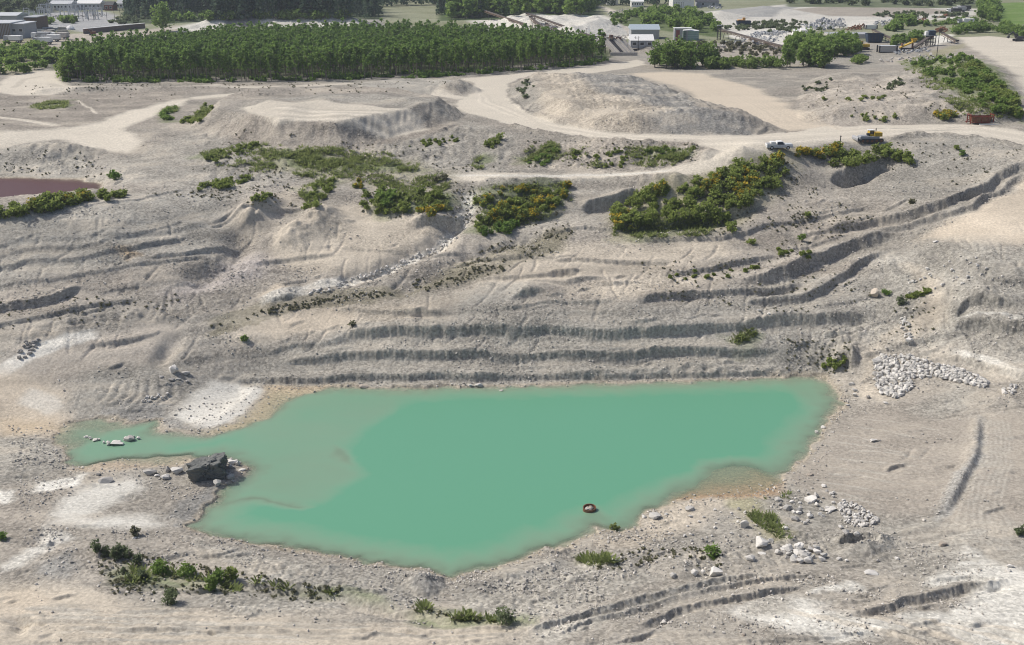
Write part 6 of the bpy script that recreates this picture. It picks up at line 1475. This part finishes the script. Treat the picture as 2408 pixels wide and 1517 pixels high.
for k, u in enumerate((196, 209, 221, 252, 270, 284)):
    p = at(u, 50 - k * .6); t = thing('lamp_post', 'thin dark pole along the far side of the switch yard', 'pole', p, 0, 'poles along the switch yard')
    m = MB(); m.tube((0, 0, 0), (0, 0, 5.2), .11, .07, 6); m.build('shaft', M['dark'], t); m = MB(); m.bar((0, 0, 5.15), (.7, 0, 5.3), .12); m.build('arm', M['dark'], t)
# stacks of slabs and parked lorries in the left yard
for k in range(16):
    p = at(gr.uniform(72, 150), gr.uniform(70, 84)); t = thing('slab_stack', 'low stack of pale concrete slabs in the left yard', 'slab stack', p, gr.uniform(-.2, .2), 'slab stacks in the left yard')
    w_ = gr.uniform(2, 4.5)
    m = MB()
    for j in range(3): m.box((gr.uniform(-.1, .1), 0, .22 + j * .4), (w_, 1.6, .26))
    m.build('slab', M[gr.choice(('concrete', 'white', 'lightgrey'))], t)
    m = MB()
    for x in (-.3, .3):
        for j in range(3): m.box((x * w_, 0, .05 + j * .4), (.15, 1.5, .1))
    m.build('batten', M['brown'], t)
def lorry(u, v, mat, label, group=None, rz=0.0, L=6.0):
    p = at(u, v); t = thing('lorry', label, 'lorry', p, rz, group)
    m = MB(); m.box((.9, 0, .8), (L, 2.1, .25)); m.build('chassis', M['dark'], t)
    m = MB(); m.box((1.4, 0, 1.7), (L - 1.6, 2.3, 1.6), taper=1.04); m.build('box', M[mat], t)
    m = MB(); m.box((-L / 2 + .75, 0, 1.55), (1.6, 2.2, 1.7), taper=.93); c = m.build('cab', M['white' if mat != 'white' else 'grey'], t, .06)
    g = MB(); g.box((-L / 2 - .02, 0, 1.95), (.06, 1.8, .6)); g.build('windscreen', M['glass'], c)
    for x in (-L / 2 + .9, L / 2 - .4):
        for s in (-1, 1): wheel(t, x, s * .95, .48, .3, 10)
for k, (u, v, mt) in enumerate(((95, 92, 'grey'), (118, 98, 'white'), (140, 92, 'concrete'), (100, 104, 'white'), (30, 100, 'white'))):
    lorry(u, v, mt, ('grey lorry nearest the slatted tower', 'white lorry below the slab stacks', 'pale lorry at the right of the slab stacks', 'white lorry in front of the bushes at left', 'white lorry parked before the slatted hall')[k], None, gr.uniform(-.2, .2))
for k, u in enumerate((112, 128, 147, 163, 182, 205)):
    building('white_house', 'white house in the row at the top left edge', u - 8, u + 8, 13 - k * .4, 3.6, 8, 'white', 'lightgrey', kind='gable', hr=1.4, nwin=3, group='white houses at the top left')
building('white_hall', 'long white hall behind the switch yard', 118, 168, 25, 3.4, 9, 'white', 'lightgrey', kind='gable', hr=1.4, nwin=6)
building('grey_hall', 'long pale grey hall right of the white hall at top left', 180, 236, 23, 3.2, 9, 'lightgrey', 'white', kind='gable', hr=1.4, nwin=6)
building('brick_house', 'small dark roofed house between the halls and the dark conifers', 246, 266, 25, 2.8, 7, 'silo', 'dark', kind='gable', hr=1.6, nwin=2)
building('long_house', 'white long house with grey roof left of the dark conifers', 274, 304, 20, 2.6, 9, 'white', 'grey', kind='gable', hr=1.6, nwin=4)
# sheds in the middle
building('blue_grey_shed', 'blue-grey roofed shed behind the white-roofed one', 1484, 1550, 92, 3.6, 10, 'grey', 'bluegrey', kind='gable', hr=1.6, door=True)
building('white_shed', 'white sheet-roofed shed in front of the blue-grey one', 1483, 1536, 113, 2.6, 8, 'grey', 'white', kind='gable', hr=1.7, nwin=3)
building('small_white_shed', 'small white shed beside the far dark conifers', 1427, 1453, 12, 2.8, 9, 'white', 'white', kind='gable', hr=1.2)
building('white_barn', 'white barn right of the small white shed', 1485, 1513, 17, 3.0, 9, 'white', 'white', kind='gable', hr=1.2, nwin=5)
building('big_white_hall', 'largest white hall at the top edge with a row of dark posts', 1582, 1631, 19, 4.5, 16, 'white', 'white', kind='gable', hr=3.0, strips=0)
for k in range(7): post(1582 + k * 4, 22, 3.4, .09, 'dark', 'dark post of the row in front of the big white hall', 'yard_post', 'post', 'posts before the big white hall')
building('grey_yard_shed', 'dark grey shed right of the big white hall', 1640, 1690, 16, 2.6, 9, 'grey', 'dark', kind='gable', hr=1.0, nwin=2)
def tank(u0, u1, v, h, mat, label):
    p = at((u0 + u1) / 2, v); r = (u1 - u0) * mpp(p) / 2
    t = thing('storage_tank', label, 'tank', p)
    m = MB(); m.tube((0, r, 0), (0, r, h), r, r, 28); m.build('shell', M[mat], t)
    m = MB(); m.tube((0, r, h), (0, r, h + .45), r * 1.02, r * .15, 28); m.build('roof', M['white'], t)
    m = MB()
    for z in (.25, .5, .75): m.tube((0, r, h * z), (0, r, h * z + .12), r * 1.012, r * 1.012, 28)
    m.build('band', M['lightgrey'], t)
    m = MB(); m.box((-r * .5, -.05 + r * .1, h / 2), (.5, .12, h)); m.build('ladder', M['grey'], t)
tank(1605, 1646, 95, 3.4, 'green', 'pale green round tank with white roof beside the red silo')
def silo():
    p = at(1595, 96); wd = 19 * mpp(p)
    t = thing('silo_tower', 'square silo with brick red panel left of the green tank', 'silo', p)
    m = MB(); m.box((0, 1.6, 2.2), (wd, 3.2, 4.4)); m.build('body', M['grey'], t)
    m = MB(); m.box((-wd * .1, -.04, 2.0), (wd * .45, .08, 3.7)); m.build('panel', M['silo'], t)
    m = MB(); m.box((wd * .55, 1.6, 4.5), (wd * 2.2, 3.6, .22)); m.build('roof', M['white'], t)
silo()
def conveyor(a, b, ha, hb, label, wd=1.3, legs=4, name='conveyor'):
    A, B = at(*a), at(*b); A = A + Vector((0, 0, ha)); B = B + Vector((0, 0, hb))
    t = thing(name, label, 'conveyor', (A.x, A.y, 0))
    o = Vector((A.x, A.y, 0)); A, B = A - o, B - o
    d = (B - A).normalized(); s = d.cross(Vector((0, 0, 1))).normalized()
    m = MB(); m.bar(A, B, wd, .16); m.build('belt', M['belt'], t)
    m = MB()
    for q in (-1, 1):
        for z in (-.15, -.75): m.bar(A + s * q * wd * .55 + Vector((0, 0, z)), B + s * q * wd * .55 + Vector((0, 0, z)), .13)
    n = max(4, int((B - A).length / 2.2))
    for k in range(n):
        for q in (-1, 1):
            P, Q = A + (B - A) * (k / n), A + (B - A) * ((k + 1) / n)
            m.bar(P + s * q * wd * .55 - Vector((0, 0, .75 if k % 2 else .15)), Q + s * q * wd * .55 - Vector((0, 0, .15 if k % 2 else .75)), .08)
    m.build('truss', M['brown'], t)
    for k in range(legs):
        f = (k + .5) / legs; P = A + (B - A) * f
        if P.z < 1.2: continue
        g = MB()
        for q in (-1, 1): g.bar(P + s * q * wd * .5 - Vector((0, 0, .7)), Vector((P.x, P.y, -.1)) + s * q * wd * .9, .15)
        g.build('leg', M['dark'], t)
    for E in (A, B):
        e = MB(); e.tube(E + s * wd * .6, E - s * wd * .6, .3, .3, 10); e.build('drum', M['dark'], t)
# heights: the far end of the long conveyor stands over the white bank
conveyor((1241, 52), (1398, 96), 3.4, 1.4, 'longest brown truss conveyor running down from the white bank', 1.5, 6)
conveyor((1248, 58), (1300, 92), 3.0, 1.2, 'steep secondary conveyor under the longest one', 1.1, 3)
conveyor((1142, 44), (1236, 66), 3.6, 1.6, 'slender grey conveyor at the left end of the white bank', .9, 4)
conveyor((1285, 72), (1350, 100), 2.6, 1.0, 'short conveyor beside the middle of the longest one', 1.0, 3)
conveyor((1693, 90), (1842, 120), 3.4, 1.6, 'brown conveyor left of the copse', 1.3, 5)
conveyor((2052, 92), (2102, 104), 3.4, 1.6, 'dark brown conveyor above the dark blue bin', 1.2, 3)
conveyor((2150, 116), (2180, 108), .8, 3.0, 'feed conveyor rising to the crusher tower', 1.2, 2)
conveyor((2215, 98), (2250, 104), 3.0, 1.2, 'discharge conveyor right of the crusher tower', 1.0, 2)
def lattice_tower(u, v, h, label):
    p = at(u, v); t = thing('lattice_tower', label, 'tower', p)
    m = MB()
    for x in (-.6, .6):
        for y in (-.6, .6): m.box((x, y, h / 2), (.14, .14, h))
    m.build('post', M['dark'], t); m = MB()
    for k in range(6):
        z0, z1 = h * k / 6, h * (k + 1) / 6
        m.bar((-.6, -.6, z0), (.6, -.6, z1), .09); m.bar((.6, .6, z0), (-.6, .6, z1), .09); m.bar((-.6, .6, z0), (-.6, -.6, z1), .09); m.bar((.6, -.6, z0), (.6, .6, z1), .09)
    m.build('brace', M['dark'], t); m = MB(); m.box((0, 0, h + .1), (1.7, 1.7, .2)); m.build('platform', M['grey'], t)
lattice_tower(1690, 94, 5.2, 'dark lattice tower at the upper end of the copse conveyor')
lattice_tower(1293, 90, 4.0, 'dark lattice trestle under the longest conveyor')
def screen_plant():
    p = at(1455, 131); t = thing('screening_plant', 'screening plant with three inclined concrete chutes at the right end of the plantation', 'screening plant', (p.x, p.y, p.z), 0)
    k = mpp(p); W = lambda du: du * k
    for j, (u0, u1) in enumerate(((1419, 1452), (1450, 1478), (1466, 1488))):
        m = MB(); x0, x1 = W(u0 - 1455), W(u1 - 1455)
        m.bar((x0, 7.0, 5.0 - j * .5), (x1, 1.0 + j * 1.3, .35), 1.5, .5)
        for s in (-.75, .75): m.bar((x0 + s, 7.0, 5.35 - j * .5), (x1 + s, 1.0 + j * 1.3, .7), .15, .8)
        m.build('chute', M['concrete'], t)
    m = MB(); m.bar((W(1441 - 1455), 6.5, 4.3), (W(1465 - 1455), 1.6, .3), 2.0, .25); m.build('dark_belt', M['dark'], t)
    m = MB(); m.box((W(-25), 7.6, 5.0), (5.2, 2.6, .3)); m.box((W(-5), 8.0, 4.3), (5.0, 2.4, .3)); m.build('platform', M['brown'], t)
    m = MB()
    for x in (-40, -28, -16, -4, 8):
        for y in (6.6, 8.8): m.box((W(x), y, 2.3), (.22, .22, 4.8))
    m.build('frame', M['dark'], t)
    m = MB(); m.box((W(-32), 7.8, 5.7), (1.6, 1.6, 1.1)); m.box((W(-14), 8.0, 5.5), (1.3, 1.4, .9)); m.box((W(4), 8.2, 4.9), (1.8, 1.5, .8)); m.build('screen_box', M['rust'], t)
    m = MB()
    for x in range(9): m.box((W(-45 + x * 7), 6.3, 5.9 - .12 * x), (.07, .07, .95))
    m.bar((W(-45), 6.3, 6.3), (W(11), 6.3, 5.3), .08); m.build('railing', M['grey'], t)
    m = MB(); m.box((W(12), .3, .5), (9.0, .4, 1.1)); m.build('retaining_wall', M['concrete'], t)
screen_plant()
for k, (u, v) in enumerate(((1493, 118), (1501, 118), (1378, 96), (1258, 60))):
    p = at(u, v); t = thing('utility_pole', ('left dark pole in front of the white shed', 'right dark pole in front of the white shed', 'thin dark pole on the white bank', 'thin pole at the upper end of the white bank')[k], 'pole', p)
    m = MB(); m.tube((0, 0, 0), (0, 0, 4.6), .10, .07, 6); m.build('shaft', M['dark'], t); m = MB(); m.box((0, 0, 4.3), (1.0, .08, .08)); m.build('crossarm', M['dark'], t)
p = at(2202, 137); t = thing('utility_pole', 'tall dark pole standing before the crusher tower at right', 'pole', p)
m = MB(); m.tube((0, 0, -.2), (0, 0, 9.2), .13, .08, 8); m.build('shaft', M['dark'], t); m = MB(); m.box((0, 0, 8.6), (1.5, .1, .1)); m.build('crossarm', M['dark'], t)
def excavator(u, v, label, mat='orange', rz=0.0, s=1.0, boom=True):
    p = at(u, v); t = thing('excavator', label, 'excavator', p, rz); t.scale = (s, s, s)
    for q in (-1, 1):
        m = MB(); m.tube((-1.4, q * 1.0 - .25, .42), (-1.4, q * 1.0 + .25, .42), .42, .42, 12); m.tube((1.4, q * 1.0 - .25, .42), (1.4, q * 1.0 + .25, .42), .42, .42, 12); m.box((0, q * 1.0, .42), (2.8, .5, .84)); m.build('track', M['dark'], t)
    m = MB(); m.box((.4, 0, 1.45), (2.9, 2.3, .95), taper=.95); m.build('body', M[mat], t, .05)
    m = MB(); m.box((-.7, .65, 2.15), (1.2, .95, 1.4), taper=.9); c = m.build('cab', M[mat], t, .05)
    g = MB(); g.box((-1.3, .65, 2.25), (.06, .75, .9)); g.box((-.7, .15, 2.3), (.8, .04, .8)); g.build('window', M['glass'], c)
    if boom:
        m = MB(); m.bar((-.9, -.3, 1.7), (-2.6, -.3, 3.6), .38, .5); m.bar((-2.6, -.3, 3.6), (-4.1, -.3, 2.2), .3, .4); m.build('boom', M[mat], t)
        m = MB(); m.box((-4.2, -.3, 1.7), (.9, 1.0, .9), 0, .4, .7); m.build('bucket', M['dark'], t)
excavator(1744, 57, 'orange excavator behind the dark blue skip in the far yard', 'orange', PI, 1.0, False)
excavator(2030, 117, 'yellow excavator beside the dark blue bin of the crushing plant', 'yellow', 0, 1.0)
excavator(218, 83, 'small brown excavator below the retaining wall', 'rust', .3, .7)
def skip(u0, u1, v, h, d, mat, label):
    p = at((u0 + u1) / 2, v); w_ = (u1 - u0) * mpp(p); t = thing('skip_container', label, 'skip', p)
    P = [(-w_ * .4, 0, .15), (w_ * .4, 0, .15), (w_ * .4, d, .15), (-w_ * .4, d, .15), (-w_ / 2, -.2, h), (w_ / 2, -.2, h), (w_ / 2, d + .2, h), (-w_ / 2, d + .2, h)]
    MB().add(P, [(3, 2, 1, 0), (0, 1, 5, 4), (1, 2, 6, 5), (2, 3, 7, 6), (3, 0, 4, 7)]).build('body', M[mat], t)
    m = MB()
    for k in range(5): m.box((-w_ * .36 + w_ * .18 * k, -.14, h * .5), (.12, .12, h * .9))
    m.box((0, -.25, h), (w_, .14, .14)); m.build('rib', M['dark'], t)
skip(1732, 1766, 63, 2.4, 2.6, 'navy', 'dark blue skip in front of the orange excavator')
skip(2038, 2077, 101, 3.2, 3.0, 'navy', 'dark blue bin under the dark brown conveyor')
def container(u0, u1, v, h, d, mat, label, rz=0.0, group=None):
    p = at((u0 + u1) / 2, v); w_ = (u1 - u0) * mpp(p); t = thing('cabin_container', label, 'container', p, rz, group)
    m = MB(); m.box((0, d / 2, h / 2 + .2), (w_ * .86, d, h)); m.build('body', M[mat], t)
    m = MB()
    for x in (-.47, .47):
        for y in (0, d): m.box((w_ * x, y, h / 2 + .2), (.4, .4, h + .4))
    m.build('corner_post', M['dark'], t)
    m = MB(); m.box((0, d / 2, h + .26), (w_ * .9, d + .2, .12)); m.build('roof', M['lightgrey'], t)
container(2066, 2110, 124, 1.9, 2.4, 'concrete', 'pale container between two dark posts before the crushing plant')
container(2035, 2063, 69, 1.3, 2.4, 'white', 'white flat container at the right of the scrap heap')
def tent(u0, u1, v, label, group=None):
    p = at((u0 + u1) / 2, v); w_ = (u1 - u0) * mpp(p); t = thing('white_tent', label, 'tent', p)
    m = MB(); m.box((0, 1.5, .7), (w_, 3, 1.4)); m.build('side_wall', M['tarp'], t); m = MB(); m.gable((0, 1.5, 1.4), (w_, 3), .9, .15); m.build('roof', M['tarp'], t)
tent(1884, 1900, 80, 'white tent at the left end of the grey terrace')
tent(1866, 1878, 83, 'small pale tent left of the white tent')
def crusher():
    p = at(2187, 108); k = mpp(p); t = thing('crusher_tower', 'crusher tower with dark blue housing on a steel frame', 'crusher', p)
    m = MB()
    for x in (-1.7, 0, 1.7):
        for y in (0, 2.4): m.box((x, y, 1.7), (.22, .22, 3.5))
    for z in (1.2, 2.4, 3.4):
        m.box((0, 0, z), (3.6, .16, .16)); m.box((0, 2.4, z), (3.6, .16, .16))
    m.bar((-1.7, 0, 0), (0, 0, 3.4), .12); m.bar((1.7, 0, 0), (0, 0, 3.4), .12); m.build('frame', M['dark'], t)
    m = MB(); m.box((.45, 1.2, 4.3), (2.2, 2.2, 1.6)); m.build('housing', M['navy'], t, .05)
    m = MB(); m.box((-1.3, 1.2, 4.2), (.9, 1.6, 1.2)); m.build('control_cabin', M['white'], t)
    m = MB(); m.box((0, 1.2, 3.5), (4.2, 3.0, .12)); m.build('platform', M['grey'], t)
    m = MB(); P = [(-.5, .6, 3.4), (1.2, .6, 3.4), (1.2, 1.8, 3.4), (-.5, 1.8, 3.4), (.1, 1.0, 2.0), (.6, 1.0, 2.0), (.6, 1.4, 2.0), (.1, 1.4, 2.0)]
    m.add(P, [(0, 1, 5, 4), (1, 2, 6, 5), (2, 3, 7, 6), (3, 0, 4, 7)]); m.build('hopper', M['rust'], t)
crusher()
def machine_rig(u, v, mat, label, rz=0.0):
    p = at(u, v); t = thing('mobile_screener', label, 'mobile screener', p, rz)
    m = MB(); m.box((0, 0, .7), (4.6, 1.6, .4)); m.build('chassis', M['dark'], t)
    m = MB(); m.bar((-2.4, 0, 1.0), (2.2, 0, 3.0), 1.5, .35); m.build('screen_deck', M[mat], t)
    m = MB(); P = [(1.2, -1, 3.9), (3.0, -1, 3.9), (3.0, 1, 3.9), (1.2, 1, 3.9), (1.7, -.5, 2.8), (2.5, -.5, 2.8), (2.5, .5, 2.8), (1.7, .5, 2.8)]
    m.add(P, [(0, 1, 5, 4), (1, 2, 6, 5), (2, 3, 7, 6), (3, 0, 4, 7)]); m.build('hopper', M[mat], t)
    m = MB()
    for x in (-1.8, 1.8): m.box((x, 0, 1.5), (.2, 1.3, 2.0))
    m.build('leg', M['rust'], t)
    for x in (-1.6, -.8):
        for s in (-1, 1): wheel(t, x, s * .85, .42, .25, 10)
machine_rig(2132, 119, 'yellow', 'yellow mobile screener in front of the crusher bushes')
lorry(2241, 32, 'dark', 'leftmost dark lorry on the far looping road'); lorry(2253, 28, 'grey', 'middle grey lorry on the far looping road'); lorry(2264, 25, 'dark', 'rightmost dark lorry on the far looping road')
lorry(2268, 58, 'white', 'white lorry on the pale yard before the hedge'); excavator(2394, 97, 'dark excavator at the right edge above the upper road', 'dark', 0, .9)
# scrap heaps: nobody could count the pieces
def scrap(polys, seed):
    g = random.Random(seed); m = MB()
    for pl_, n, smax, hh in polys:
        for q in points(pl_, n, seed + n):
            s = g.uniform(.3, smax); m.box((q.x, q.y, q.z + g.uniform(0, hh)), (s * g.uniform(.5, 2.2), s * g.uniform(.4, 1.2), s * g.uniform(.3, .9)), g.uniform(0, 3), g.uniform(-.6, .6), g.uniform(.6, 1))
    return m
tag(scrap([([(1884, 66), (1920, 52), (1985, 48), (1992, 68), (1930, 72)], 230, 1.2, 1.6), ([(1755, 84), (1800, 74), (1855, 76), (1850, 82)], 130, 1.0, .7), ([(1640, 20), (1700, 14), (1700, 22)], 30, 1.0, .8), ([(1700, 100), (1790, 82), (1850, 88), (1800, 108)], 110, 1.0, .6), ([(2040, 56), (2110, 44), (2140, 56), (2080, 64)], 70, 1.0, .8), ([(2090, 122), (2180, 112), (2190, 122), (2110, 130)], 60, .9, .7)], 5).build('scrap_metal', M['grey'], None), 'heaps of grey scrap metal in the far yard', 'scrap heaps', None, 'stuff')
tag(scrap([([(1990, 70), (2030, 60), (2035, 68), (2000, 74)], 70, 1.0, 1.2), ([(2195, 78), (2222, 66), (2225, 76)], 70, 1.0, 1.4), ([(2135, 48), (2180, 44), (2180, 52)], 40, .9, .8), ([(2200, 42), (2240, 34), (2242, 40)], 50, .9, .8)], 6).build('rusty_scrap', M['rust'], None), 'heaps of rusty scrap iron near the crusher tower', 'scrap heaps', None, 'stuff')
tag(scrap([([(60, 40), (250, 34), (250, 40), (80, 48)], 120, .9, .6), ([(95, 22), (240, 18), (240, 24), (100, 30)], 120, 1.0, .8), ([(85, 96), (170, 84), (160, 76), (75, 88)], 90, .9, .5), ([(1430, 40), (1490, 30), (1470, 22), (1430, 30)], 70, .9, .8), ([(1345, 100), (1420, 90), (1480, 82), (1480, 95), (1420, 100)], 90, .8, .8), ([(1560, 118), (1700, 108), (1720, 120), (1560, 128)], 90, 1.0, .8), ([(2060, 140), (2230, 128), (2240, 140), (2080, 150)], 60, .9, .5)], 7).build('yard_clutter', M['concrete'], None), 'pale building clutter strewn over the far yards', 'clutter', None, 'stuff')
# grey flat-topped terrace behind the copse
p0, p1 = at(1950, 92), at(2052, 90)
t = thing('gravel_terrace', 'long grey flat-topped stone terrace behind the copse', 'terrace', (0, 0, 0))
m = MB(); mx_, my_ = (p0.x + p1.x) / 2, (p0.y + p1.y) / 2 + 5
m.box((mx_, my_, .9), (abs(p1.x - p0.x), 10, 2.0), 0, 0, .96); m.build('bank', M['concrete'], t); m = MB(); m.box((mx_, my_, 1.98), (abs(p1.x - p0.x) * .95, 9.5, .12)); m.build('top', M['grey'], t)
print('all', round(time.time() - T0, 1), len(bpy.data.objects))
# ------------------------------------------------------------------ the air
hz = MB(); hz.box((0, 0, 6.5), (10600, 10600, 75)); haze_m = bpy.data.materials.new('air'); haze_m.use_nodes = True
n = haze_m.node_tree; n.nodes.clear()
pv = n.nodes.new('ShaderNodeVolumePrincipled'); pv.inputs['Color'].default_value = (.80, .88, 1.0, 1); pv.inputs['Density'].default_value = .00016; pv.inputs['Anisotropy'].default_value = .2
ou = n.nodes.new('ShaderNodeOutputMaterial'); n.links.new(pv.outputs[0], ou.inputs['Volume'])
hz = hz.build('haze', haze_m); hz['kind'] = 'stuff'
